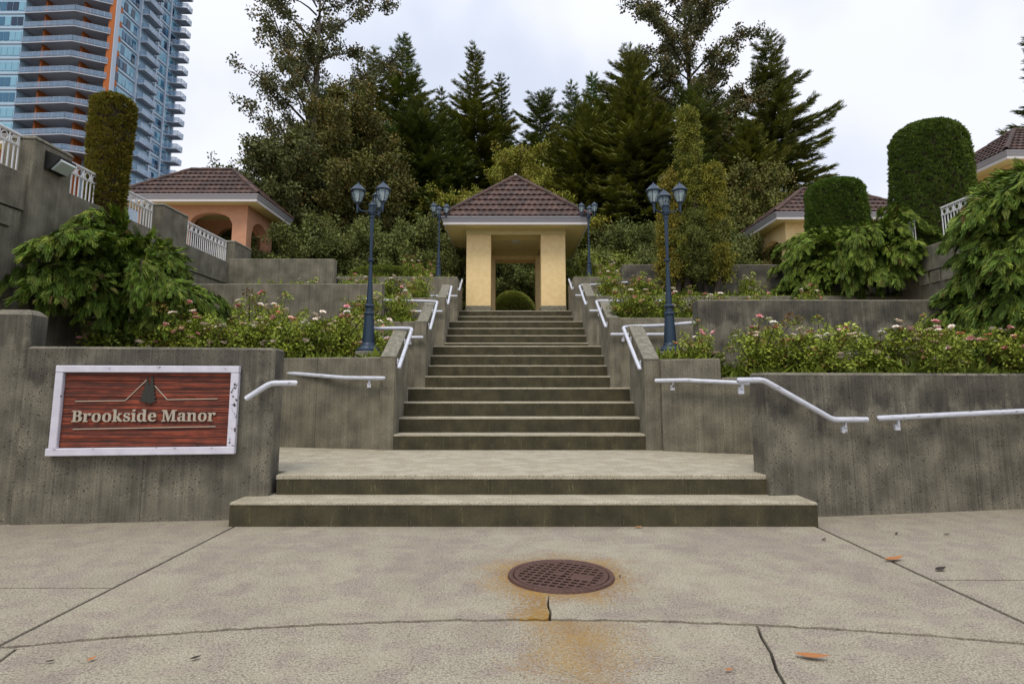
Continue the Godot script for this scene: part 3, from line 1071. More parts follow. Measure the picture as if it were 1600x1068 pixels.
func sign_board() -> void:
	var ang := 0.1152
	var o := thing("name_sign", "weathered red cedar name sign in a peeling white frame", "sign", P(-3.0, 0.894, 5.15) + Vector3(sin(ang), 0, cos(ang)) * 0.012, ang)
	var W := 1.425
	var H := 0.72
	var b := MB.new()
	b.box(Vector3(0, 0, -0.015), Vector3(W - 0.03, H - 0.03, 0.03))
	part("backing", b, M.letter_dark, o)
	var fw := 0.075
	var fr := [["frame_top", Vector3(0, H / 2 - 0.028, 0.028), Vector3(W, 0.056, 0.055)], ["frame_bottom", Vector3(-0.01, -H / 2 + 0.03, 0.028), Vector3(W + 0.02, 0.06, 0.055)], ["frame_side", Vector3(-W / 2 + 0.03, 0, 0.027), Vector3(0.06, H - 0.116, 0.055)], ["frame_side", Vector3(W / 2 - 0.032, 0, 0.027), Vector3(0.064, H - 0.116, 0.055)]]
	for k in 4:
		b = MB.new()
		b.off = Vector2(0.13 * k, 0.4 * k)
		b.box(fr[k][1], fr[k][2], 0.005)
		var f := part(fr[k][0], b, M.peeling if k == 3 else M.white_paint, o)
		if k == 3:
			tag(f, "right frame board with the paint flaking off")
	# cedar boards with raised grain
	var y := -H / 2 + 0.065
	var n := 9
	var ph := (H - 0.126) / n
	for k in n:
		b = MB.new()
		b.off = Vector2(rnd(0, 4), rnd(0, 4))
		b.box(Vector3(0, y + ph * (k + 0.5), 0.008 + rnd(0, 0.004)), Vector3(W - 0.13, ph - 0.003, 0.022), 0.002)
		part("plank", b, M.cedar, o)
	var font := SystemFont.new()
	font.font_names = PackedStringArray(["Droid Serif"])
	font.font_weight = 700
	var words := "Brookside Manor"
	var fs := 64
	var full := font.get_string_size(words, HORIZONTAL_ALIGNMENT_LEFT, -1, fs).x
	var target := 1.115
	var px := target / full
	for i in words.length():
		if words[i] == " ":
			continue
		var x0 := font.get_string_size(words.substr(0, i), HORIZONTAL_ALIGNMENT_LEFT, -1, fs).x
		var wd := font.get_string_size(words[i], HORIZONTAL_ALIGNMENT_LEFT, -1, fs).x
		var t := TextMesh.new()
		t.font = font
		t.text = words[i]
		t.font_size = fs
		t.pixel_size = px
		t.depth = 0.012
		t.curve_step = 1.0
		t.vertical_alignment = VERTICAL_ALIGNMENT_BOTTOM
		part("letter", t, M.letter, o, Transform3D(Basis(), Vector3(-target / 2 - 0.015 + (x0 + wd / 2) * px, -0.125, 0.031)))
	b = MB.new()
	for seg in [[Vector2(-0.555, 0.07), Vector2(-0.175, 0.075)], [Vector2(-0.175, 0.075), Vector2(-0.02, 0.245)], [Vector2(0.045, 0.195), Vector2(0.15, 0.082)], [Vector2(0.15, 0.082), Vector2(0.545, 0.088)], [Vector2(-0.555, -0.152), Vector2(0.545, -0.138)]]:
		b.tube([Vector3(seg[0].x, seg[0].y, 0.026), Vector3(seg[1].x, seg[1].y, 0.026)], 0.0042, 6)
	part("rule_lines", b, M.letter, o)
	b = MB.new()
	for side in [[-0.015, 0.075, 0.245, 0.055], [0.022, 0.07, 0.265, 0.05]]:
		var p := PackedVector2Array()
		var L := []
		var R := []
		for k in 7:
			var t := k / 6.0
			var yy: float = lerpf(side[1] + 0.01, side[2], t)
			var w: float = side[3] * (1.0 - t * 0.85)
			L.append(Vector2(side[0] - w, yy - 0.008))
			L.append(Vector2(side[0] - w * 0.48, yy + 0.008))
			R.append(Vector2(side[0] + w, yy - 0.008))
			R.append(Vector2(side[0] + w * 0.48, yy + 0.008))
		p.append(Vector2(side[0], side[1] - 0.02))
		for q in R:
			p.append(q)
		p.append(Vector2(side[0], side[2] + 0.02))
		L.reverse()
		for q in L:
			p.append(q)
		b.slab(p, Vector3(0, 0, 0.018), Vector3.RIGHT, UP, Vector3(0, 0, 0.012 if side[0] < 0 else 0.015))
		b.tube([Vector3(side[0], side[1] - 0.03, 0.026), Vector3(side[0], side[1] + 0.02, 0.026)], 0.004, 5)
	part("tree_emblem", b, M.emblem, o)


func manhole() -> void:
	var o := thing("manhole_cover", "rusty round iron manhole cover with a square grid pattern", "manhole cover", P(0.283, 0, 3.725))
	var b := MB.new()
	b.lathe([Vector2(0.274, 0.003), Vector2(0.281, 0.013), Vector2(0.304, 0.013), Vector2(0.309, 0.0)], Vector3.ZERO, 48)
	part("frame_ring", b, M.rust, o)
	b = MB.new()
	b.lathe([Vector2(0.0, 0.003), Vector2(0.276, 0.003)], Vector3.ZERO, 48)
	part("cover_plate", b, M.pit, o)
	b = MB.new()
	b.lathe([Vector2(0.245, 0.004), Vector2(0.248, 0.012), Vector2(0.27, 0.012), Vector2(0.272, 0.004)], Vector3.ZERO, 48)
	part("cover_rim", b, M.rust, o)
	var turn := deg_to_rad(24)
	for dirn in 2:
		var a := turn + (PI / 2 if dirn else 0.0)
		var e := Vector3(cos(a), 0, sin(a))
		var s := Vector3(-sin(a), 0, cos(a))
		for k in range(-5, 6):
			var off := k * 0.047
			var half := sqrt(maxf(0.0, 0.25 * 0.25 - off * off))
			b = MB.new()
			b.box(s * off + UP * (0.0075 - 0.0006 * dirn), Vector3(half * 2, 0.009, 0.0135), 0.002, Basis(e, UP, s))
			part("rib", b, M.rust, o)
	b = MB.new()
	b.box(Vector3(0.12, 0.009, 0.05), Vector3(0.13, 0.010, 0.085), 0.003, Basis(UP, -turn + 0.05))
	part("name_plate", b, M.rust, o)
	b = MB.new()
	b.lathe([Vector2(0, 0.013), Vector2(0.03, 0.013), Vector2(0.020, 0.009), Vector2(0.020, 0.004)], Vector3(-0.01, 0, 0), 16)
	part("boss", b, M.rust, o)


func litter() -> void:
	var spots := [[2.405, 4.04, 0.15, 0.3, 0, "curled tan leaf lying on the right slab joint"], [1.209, 2.637, 0.13, -0.35, 0, "orange brown leaf lying on the pavement right of the crack"], [0.62, 3.70, 0.028, 1.0, 1, "tiny dark scrap just right of the manhole cover"], [2.22, 4.55, 0.05, 0.5, 1, "small dark leaf below the right end of the lowest step"], [2.84, 4.72, 0.05, 0.9, 1, "dark leaf scrap on the right slab, nearer the step"], [3.2, 4.7, 0.05, -0.4, 1, "dark leaf scrap on the right slab, nearer the wall"], [0.835, 2.525, 0.035, 0.2, 0, "tiny orange leaf scrap at the bottom edge of the pavement"], [-1.27, 2.63, 0.045, 0.6, 1, "small dark leaf on the pavement left of the rust stain"], [-1.68, 2.62, 0.04, 1.2, 0, "small reddish leaf at the bottom left of the pavement"], [-1.83, 2.60, 0.035, 0.2, 1, "thin dark twig like leaf nearest the bottom left joint"], [0.98, 4.93, 0.06, 0.1, 0, "small tan leaf at the foot of the lowest step"], [2.55, 3.83, 0.09, 0.4, 1, "thin dry stem beside the right hand cross joint"]]
	for s in spots:
		var b := MB.new()
		var L: float = s[2]
		var n := 7
		var w: float = L * (0.15 if s[2] > 0.1 else 0.22)
		if s[4] == 1:
			w = L * 0.2
		var prev := -1
		for i in n:
			var t := i / float(n - 1)
			var ww := w * sin(PI * clampf(t * 0.92 + 0.06, 0, 1))
			var yy := 0.006 + L * 0.12 * (t - 0.4) * (t - 0.4) * 3.0
			var c := b.v.size()
			b.vert(Vector3(L * (t - 0.5), yy + ww * 0.5, -ww), UP, Vector2.ZERO)
			b.vert(Vector3(L * (t - 0.5), yy, 0), UP, Vector2.ZERO)
			b.vert(Vector3(L * (t - 0.5), yy + ww * 0.35, ww), UP, Vector2.ZERO)
			if prev >= 0:
				for k in 2:
					b.ix.append_array([prev + k, c + k + 1, c + k, prev + k, prev + k + 1, c + k + 1])
			prev = c
		var o := part("fallen_leaf", b, M.dry_leaf if s[4] == 0 else M.brown_leaf)
		tag(o, s[5], "leaf", "fallen leaves on the pavement")
		o.position = P(s[0], 0.002, s[1])
		o.rotation.y = s[3]


# ---------------------------------------------------------------- roofs and buildings
func tile_mesh(w: float, ch: float, xa0: float, xb0: float, xa1: float, xb1: float, x: float) -> MB:
	# xa0..xb0 limits at the lower edge, xa1..xb1 at the upper edge, all measured from x
	var b := MB.new()
	var K := 6
	var lift := 0.036
	var rows := [[0.0, 0.0, 0.0], [0.0, lift, 1.0], [ch * 1.04, 0.006, 0.35]]
	var prev := []
	for r in rows.size():
		var cur := []
		for i in K + 1:
			var t := i / float(K)
			var u := w * t
			var lo := xa0 if r < 2 else xa1
			var hi := xb0 if r < 2 else xb1
			u = clampf(u, lo, maxf(lo, hi))
			var wave: float = (0.5 - 0.5 * cos(TAU * t)) * 0.031 * rows[r][2]
			if r == 0:
				wave = -0.02
			cur.append(Vector3(u, rows[r][1] + wave, -rows[r][0]))
		if prev.size():
			for i in K:
				var nrm := Vector3(0, 0.2, 1) if r == 1 else Vector3(-(prev[i + 1].y - prev[i].y) / (w / K), 1, 0.05)
				if (prev[i + 1].x - prev[i].x) + (cur[i + 1].x - cur[i].x) > 0.0005:
					b.face([prev[i], prev[i + 1], cur[i + 1], cur[i]], nrm)
		prev = cur
	return b


func hip_face(parent: Node, A: Vector3, B: Vector3, T1: Vector3, T2: Vector3, single: bool, w := 0.165, ch := 0.34) -> void:
	var u := (B - A).normalized()
	var L := (B - A).length()
	var up := (T1 - A) - u * (T1 - A).dot(u)
	var Hs := up.length()
	up = up.normalized()
	var nn := u.cross(up).normalized()
	if nn.y < 0:
		nn = -nn
	var bs := Basis(u, nn, -up)
	var n := maxi(1, int(round(Hs / ch)))
	ch = Hs / n
	var xl1 := (T1 - A).dot(u)
	var xr1 := (T2 - A).dot(u)
	var shared := tile_mesh(w, ch, 0, w, 0, w, 0).mesh()
	var sheet := MB.new()
	for k in n:
		var t0 := k / float(n)
		var t1 := (k + 1.0) / n
		var a0 := xl1 * t0
		var b0 := lerpf(L, xr1, t0)
		var a1 := xl1 * t1
		var b1 := lerpf(L, xr1, t1)
		var x := floorf(minf(a0, a1) / w) * w - (w * 0.5 if k % 2 else 0.0)
		while x < maxf(b0, b1):
			if x + w > minf(a0, a1):
				var whole := x >= maxf(a0, a1) and x + w <= minf(b0, b1)
				var at := Transform3D(bs, A + u * x + up * (k * ch) + nn * rnd(0, 0.004))
				if single:
					var m: Material = M.tiles[rng.randi() % 4]
					if whole:
						part("roof_tile", shared, m, parent, at)
					else:
						var tm := tile_mesh(w, ch, a0 - x, b0 - x, a1 - x, b1 - x, x)
						if tm.v.size():
							part("roof_tile", tm, m, parent, at)
				else:
					var tm := tile_mesh(w, ch, a0 - x, b0 - x, a1 - x, b1 - x, x)
					var s := sheet.v.size()
					for i in tm.v.size():
						sheet.vert(at * tm.v[i], at.basis * tm.n[i], tm.uv[i])
					for i in tm.ix:
						sheet.ix.append(s + i)
			x += w
	if not single and sheet.v.size():
		part("roof_tiles", sheet, M.tiles[rng.randi() % 2], parent).set_meta("kind", "stuff")


func ridge(parent: Node, a: Vector3, b: Vector3) -> void:
	var L := (b - a).length()
	var n := maxi(2, int(L / 0.33))
	var l := L / n
	var d := (b - a) / L
	var m := MB.new()
	m.tube([Vector3(0, 0, -0.01), Vector3(0, 0, 0.01), Vector3(0, 0.004, l * 0.5), Vector3(0, 0, l * 1.02)], [0.05, 0.072, 0.066, 0.058], 10)
	var mesh := m.mesh()
	for k in n:
		var z := d
		var x := UP.cross(z).normalized()
		part("ridge_tile", mesh, M.tiles[rng.randi() % 4], parent, Transform3D(Basis(x, z.cross(x), z), a + d * l * k + UP * 0.035))


func hip_roof(parent: Node, x0: float, x1: float, d0: float, d1: float, y: float, top: float, show: Array) -> void:
	var w := x1 - x0
	var dp := d1 - d0
	var r1: Vector3
	var r2: Vector3
	if w >= dp:
		r1 = P(x0 + dp / 2, top, (d0 + d1) / 2)
		r2 = P(x1 - dp / 2, top, (d0 + d1) / 2)
	else:
		r1 = P((x0 + x1) / 2, top, d0 + w / 2)
		r2 = P((x0 + x1) / 2, top, d1 - w / 2)
	var a := P(x0, y, d0)
	var b := P(x1, y, d0)
	var c := P(x1, y, d1)
	var e := P(x0, y, d1)
	var wide := w >= dp
	hip_face(parent, a, b, r1, r2 if wide else r1, "front" in show)
	hip_face(parent, b, c, r2 if wide else r1, r2, "right" in show)
	hip_face(parent, c, e, r2, r1 if wide else r2, "back" in show)
	hip_face(parent, e, a, r1 if wide else r2, r1, "left" in show)
	# the boarding below the tiles
	var un := MB.new()
	var s := Vector3(0, -0.02, 0)
	un.face([a + s, b + s, (r2 if wide else r1) + s, r1 + s], Vector3(0, 1, 1))
	un.face([b + s, c + s, r2 + s, (r2 if wide else r1) + s], Vector3(1, 1, 0))
	un.face([c + s, e + s, (r1 if wide else r2) + s, r2 + s], Vector3(0, 1, -1))
	un.face([e + s, a + s, r1 + s, (r1 if wide else r2) + s], Vector3(-1, 1, 0))
	part("roof_deck", un, M.tiles[2], parent)
	ridge(parent, a, r1)
	ridge(parent, b, r2 if wide else r1)
	ridge(parent, c, r2)
	ridge(parent, e, r1 if wide else r2)
	if (r2 - r1).length() > 0.05:
		ridge(parent, r1, r2)


# Gutter and trim boards round the eaves, and the soffit under them.
func eaves(parent: Node, x0: float, x1: float, d0: float, d1: float, y: float, h: float, soffit: Material) -> void:
	var prof := [Vector2(-0.10, h), Vector2(0.02, h), Vector2(0.02, h - 0.02), Vector2(-0.005, h - 0.05), Vector2(-0.04, h * 0.42), Vector2(-0.10, h * 0.40)]
	var cs := [Vector2(x0, d0), Vector2(x1, d0), Vector2(x1, d1), Vector2(x0, d1)]
	for k in 4:
		var a: Vector2 = cs[k]
		var c: Vector2 = cs[(k + 1) % 4]
		var e := (c - a).normalized()
		var o := Vector2(e.y, -e.x)
		var g := MB.new()
		for i in prof.size():
			var p: Vector2 = prof[i]
			var q: Vector2 = prof[(i + 1) % prof.size()]
			var f := func(r: Vector2, base: Vector2, sg: float) -> Vector3:
				var w: Vector2 = base + o * r.x + e * sg * r.x
				return P(w.x, y + r.y, w.y)
			var dn := q - p
			var n2 := Vector2(dn.y, -dn.x)
			g.face([f.call(p, a, -1.0), f.call(p, c, 1.0), f.call(q, c, 1.0), f.call(q, a, -1.0)], Vector3(o.x * -n2.x, -n2.y, -o.y * -n2.x))
		part("gutter", g, M.gutter, parent)
		var t := MB.new()
		var mid := (a + c) / 2 - o * 0.075
		var len := (c - a).length() - 0.10
		t.box(P(mid.x, y + h * 0.2, mid.y), Vector3(len, h * 0.4, 0.03) if k % 2 == 0 else Vector3(0.03, h * 0.4, len - 0.062), 0.004)
		part("trim_board", t, M.trim, parent)
	var s := MB.new()
	s.box(P((x0 + x1) / 2, y + 0.035, (d0 + d1) / 2), Vector3(x1 - x0 - 0.20, 0.03, d1 - d0 - 0.20))
	part("soffit", s, soffit, parent)


func pavilion() -> void:
	var o := thing("pavilion", "yellow open pavilion with brown tiled roof at the head of the stairs", "pavilion")
	var cx := 0.109
	var y0 := 3.04
	for sx in [-1.0, 1.0]:
		for dd in [[16.8, 17.48], [19.55, 20.23]]:
			var b := MB.new()
			b.off = Vector2(rnd(0, 3), rnd(0, 3))
			b.prism(plan(minf(cx + sx * 0.70, cx + sx * 1.38), maxf(cx + sx * 0.70, cx + sx * 1.38), dd[0], dd[1]), y0 + 0.24, 5.29)
			var p := part("pillar", b, M.yellow, o)
			b = MB.new()
			b.prism(plan(minf(cx + sx * 0.69, cx + sx * 1.39), maxf(cx + sx * 0.69, cx + sx * 1.39), dd[0] - 0.012, dd[1] + 0.012), y0 - 0.05, y0 + 0.24, 0.01)
			part("plinth", b, M.coping, p)
	var beams := [[cx - 1.395, cx + 1.395, 16.785, 17.44], [cx - 1.395, cx + 1.395, 19.59, 20.245]]
	for q in beams:
		var b := MB.new()
		b.prism(plan(q[0], q[1], q[2], q[3]), 5.283, 5.452)
		part("beam", b, M.soffit, o)
	for sx in [-1.0, 1.0]:
		var b := MB.new()
		b.prism(plan(minf(cx + sx * 0.74, cx + sx * 1.392), maxf(cx + sx * 0.74, cx + sx * 1.392), 17.44, 19.59), 5.284, 5.451)
		part("beam", b, M.soffit, o)
	var li := MB.new()
	li.prism(plan(cx - 0.70, cx + 0.70, 19.57, 20.2), 5.15, 5.283)
	part("lintel", li, M.yellow, o)
	for sx in [-1.0, 1.0]:
		var j := MB.new()
		j.box(P(cx + sx * 0.675, 4.12, 19.85), Vector3(0.05, 2.1, 0.6), 0.005)
		part("door_jamb", j, M.yellow, o)
	eaves(o, cx - 2.03, cx + 2.03, 16.2, 20.85, 5.43, 0.215, M.soffit)
	hip_roof(o, cx - 2.03, cx + 2.03, 16.2, 20.85, 5.645, 7.45, ["front"])
	var f := MB.new()
	f.lathe([Vector2(0, 0.09), Vector2(0.03, 0.085), Vector2(0.05, 0.05), Vector2(0.05, 0), Vector2(0.08, -0.02)], P(cx, 7.47, 18.23), 10)
	part("finial", f, M.trim, o)
	var l := MB.new()
	l.lathe([Vector2(0, -0.06), Vector2(0.10, -0.05), Vector2(0.13, -0.01), Vector2(0.13, 0.01)], P(cx, 5.44, 18.2), 14)
	part("ceiling_light", l, M.frosted, o)


func arch_wall(w: float, h: float, arches: Array) -> PackedVector2Array:
	# wall outline with arched openings reaching the floor: [x0, x1, spring, crown]
	var p := PackedVector2Array([Vector2(0, h), Vector2(0, 0)])
	for a in arches:
		p.append(Vector2(a[0], 0))
		for i in 13:
			var t := i / 12.0
			p.append(Vector2(lerpf(a[0], a[1], t), a[2] + (a[3] - a[2]) * sqrt(maxf(0.0, 1.0 - pow(2.0 * t - 1.0, 2.0)))))
		p.append(Vector2(a[1], 0))
	p.append(Vector2(w, 0))
	p.append(Vector2(w, h))
	return p


# A house with arched openings; its inner front eave corner stands at (x, d) and it grows away from the stairs.
func villa(called: String, label: String, category: String, s: float, x: float, d: float, ye: float, top: float, w: float, dp: float, m: Material, show: Array, floor_y := 3.7) -> void:
	var o := thing(called, label, category)
	var x0 := minf(x, x + s * w)
	var x1 := maxf(x, x + s * w)
	var oh := 0.5
	var h := ye + 0.04 - floor_y
	var ww := w - 2 * oh
	var front := []
	var a0 := 0.45
	while a0 + 1.35 < ww:
		var lo := a0 if s > 0 else ww - a0 - 1.35
		front.append([lo, lo + 1.35, h - 0.62, h - 0.26])
		a0 += 1.8
	front.sort_custom(func(a, b): return a[0] < b[0])
	var b := MB.new()
	b.slab(arch_wall(ww, h, front), P(x0 + oh, floor_y, d + oh), Vector3.RIGHT, UP, Vector3(0, 0, -0.24))
	part("wall", b, m, o)
	b = MB.new()
	b.slab(arch_wall(ww, h, front), P(x0 + oh, floor_y, d + dp - oh - 0.24), Vector3.RIGHT, UP, Vector3(0, 0, -0.24))
	part("wall", b, m, o)
	var sw := dp - 2 * oh - 0.486
	for side in 2:
		b = MB.new()
		b.slab(arch_wall(sw, h, [[0.12, sw - 0.12, h - 0.85, h - 0.38]]), P(x0 + oh if side == 0 else x1 - oh, floor_y, d + oh + 0.243), Vector3(0, 0, -1), UP, Vector3(0.24 if side == 0 else -0.24, 0, 0))
		part("wall", b, m, o)
	eaves(o, x0, x1, d, d + dp, ye, 0.22, M.soffit)
	hip_roof(o, x0, x1, d, d + dp, ye + 0.22, top, show)


func villas() -> void:
	villa("arched_house", "pink arched building with brown tiled roof on the left", "building", -1.0, -7.70, 18.0, 6.63, 8.12, 4.4, 3.0, M.pink, ["front", "right"])
	villa("arched_house", "yellow arched building with brown tiled roof behind the right topiaries", "building", 1.0, 8.22, 18.6, 6.24, 7.72, 4.7, 3.4, M.yellow, ["front", "left"])
	villa("tiled_house", "house roof with layered white eaves at the far right edge", "house", 1.0, 13.45, 16.0, 7.22, 8.75, 6.0, 3.6, M.yellow, ["front", "left"])
	villa("tiled_house", "dark brown roof peeking over the left wall before the tower", "house", -1.0, -11.9, 13.8, 6.75, 7.35, 2.8, 1.3, M.pink, ["front"])


func tower() -> void:
	var o := thing("glass_tower", "tall blue glass apartment tower with curved balconies and orange walls", "building")
	var fh := 3.23
	var base := 75.57 - 10 * fh
	var top := 112.0
	var b := MB.new()
	b.prism(plan(-118, -98.2, 115.0, 140), 3, top)
	part("left_block", b, M.spandrel, o)
	b = MB.new()
	b.prism(plan(-98.2, -81.4, 119.2, 140), 3, top)
	part("main_block", b, M.spandrel, o)
	for q in [[-94.5, 115.6, 119.2, 0.35], [-87.2, 116.3, 119.2, 0.35], [-81.95, 116.95, 119.19, 1.2]]:
		b = MB.new()
		b.prism(plan(q[0] - q[3] / 2, q[0] + q[3] / 2, q[1], q[2]), 3, top)
		part("fin_wall", b, M.orange, o)
	b = MB.new()
	b.prism(plan(-81.34, -81.15, 117.0, 118.2), 3, top)
	part("corner_strip", b, M.mullion, o)
	b = MB.new()
	b.box(Vector3.ZERO, Vector3(1.12, 1.85, 0.1), 0.02)
	var pane_front := b.mesh()
	b = MB.new()
	b.box(Vector3.ZERO, Vector3(0.1, 1.95, 1.12), 0.02)
	var pane_side := b.mesh()
	b = MB.new()
	b.box(Vector3.ZERO, Vector3(2.6, 2.3, 0.1), 0.02)
	var pane_wide := b.mesh()
	b = MB.new()
	b.tube([Vector3(0, -0.55, -0.49), Vector3(0, 0.55, -0.49), Vector3(0, 0.55, 0.49), Vector3(0, -0.55, 0.49), Vector3(0, -0.55, -0.49)], 0.05, 4)
	var sash := b.mesh()
	for xx in [131.6, 135.75, 139.75, 124.9]:
		b = MB.new()
		b.prism(plan(-81.45, -80.98, xx - 0.22, xx + 0.22), 3, top)
		part("pilaster", b, M.mullion, o)
	var glass := [M.glass_blue, M.glass_dark, M.glass_pale, M.glass_pale, M.glass_blue]
	var more := MB.new()
	for k in 22:
		var y := base + fh * k
		# floor bands
		b = MB.new()
		b.box(P(-81.27, y - 0.12, 129.5), Vector3(0.22, 0.36, 20.6), 0.03)
		part("floor_band", b, M.mullion, o)
		if k < 15 and k > 0:
			for j in 4:
				part("window", pane_front, glass[rng.randi() % 5], o, Transform3D(Basis(), P(-98.95 - 1.24 * j, y + 1.45, 114.97)))
			b = MB.new()
			b.box(P(-102.5, y - 0.1, 114.93), Vector3(8.6, 0.3, 0.16), 0.02)
			part("floor_band", b, M.mullion, o)
			for j in 5:
				part("window", pane_wide, M.glass_dark if j % 2 else M.glass_blue, o, Transform3D(Basis(), P(-96.5 + 2.75 * j + (0.4 if j else 0.0), y + 1.35, 119.17)))
		for dd in [] if k > 16 else [118.9, 120.1, 121.3, 122.5, 123.7, 132.5, 133.7, 134.9, 136.7, 137.9, 139.0]:
			var w := part("window", pane_side, glass[rng.randi() % 5], o, Transform3D(Basis(), P(-81.37, y + 1.42, dd)))
			if rng.randf() < 0.35:
				part("sash", sash, M.black, w, Transform3D(Basis(), Vector3(0.04, -0.3, 0)))
		# windows beyond the picture's edges
		for j in (14 if k < 15 and k > 0 else 18):
			var wx := -98.95 - 1.24 * (j + (4 if k < 15 and k > 0 else 0))
			more.box(P(wx, y + 1.45, 114.97), Vector3(1.12, 1.85, 0.1), 0.0)
		if k > 16:
			for dd in [118.9, 120.1, 121.3, 122.5, 123.7, 132.5, 133.7, 134.9, 136.7, 137.9, 139.0]:
				more.box(P(-81.37, y + 1.42, dd), Vector3(0.1, 1.95, 1.12), 0.0)
		# balconies
		var outs := []
		if k < 16 and k > 0:
			outs.append([[Vector2(-98.15, 119.1), Vector2(-98.15, 114.75), Vector2(-87.4, 114.0), Vector2(-82.0, 116.9), Vector2(-82.0, 119.1)], [1, 2, 3]])
		outs.append([[Vector2(-81.3, 125.4), Vector2(-79.7, 125.4), Vector2(-79.7, 130.6), Vector2(-81.3, 130.6)], [0, 1, 2, 3]])
		outs.append([[Vector2(-81.3, 137.2), Vector2(-78.6, 137.8), Vector2(-78.6, 140.2), Vector2(-81.3, 140.2)], [0, 1, 2, 3]])
		for q in outs:
			b = MB.new()
			b.prism(q[0], y - 0.22, y + 0.04, 0.03)
			var s := part("balcony", b, M.slab, o)
			var gl := MB.new()
			var rl := MB.new()
			for i in range(1, q[1].size()):
				var a: Vector2 = q[0][q[1][i - 1]]
				var c: Vector2 = q[0][q[1][i]]
				var e := (c - a).normalized()
				var nn := Vector2(-e.y, e.x) * 0.02
				gl.prism([a + nn, c + nn, c - nn, a - nn], y + 0.12, y + 1.05)
				rl.tube([P(a.x, y + 1.1, a.y), P(c.x, y + 1.1, c.y)], 0.04, 5)
				rl.tube([P(a.x, y + 0.78, a.y), P(c.x, y + 0.78, c.y)], 0.022, 4)
				rl.tube([P(a.x, y + 0.46, a.y), P(c.x, y + 0.46, c.y)], 0.022, 4)
				var m := int((c - a).length() / 1.35) + 1
				for j in m + 1:
					var p := a.lerp(c, j / float(m))
					rl.tube([P(p.x, y, p.y), P(p.x, y + 1.1, p.y)], 0.035, 4)
			part("balcony_glass", gl, M.balcony_glass, s)
			part("railing", rl, M.mullion, s)
	part("outer_windows", more, M.glass_blue, o).set_meta("kind", "stuff")


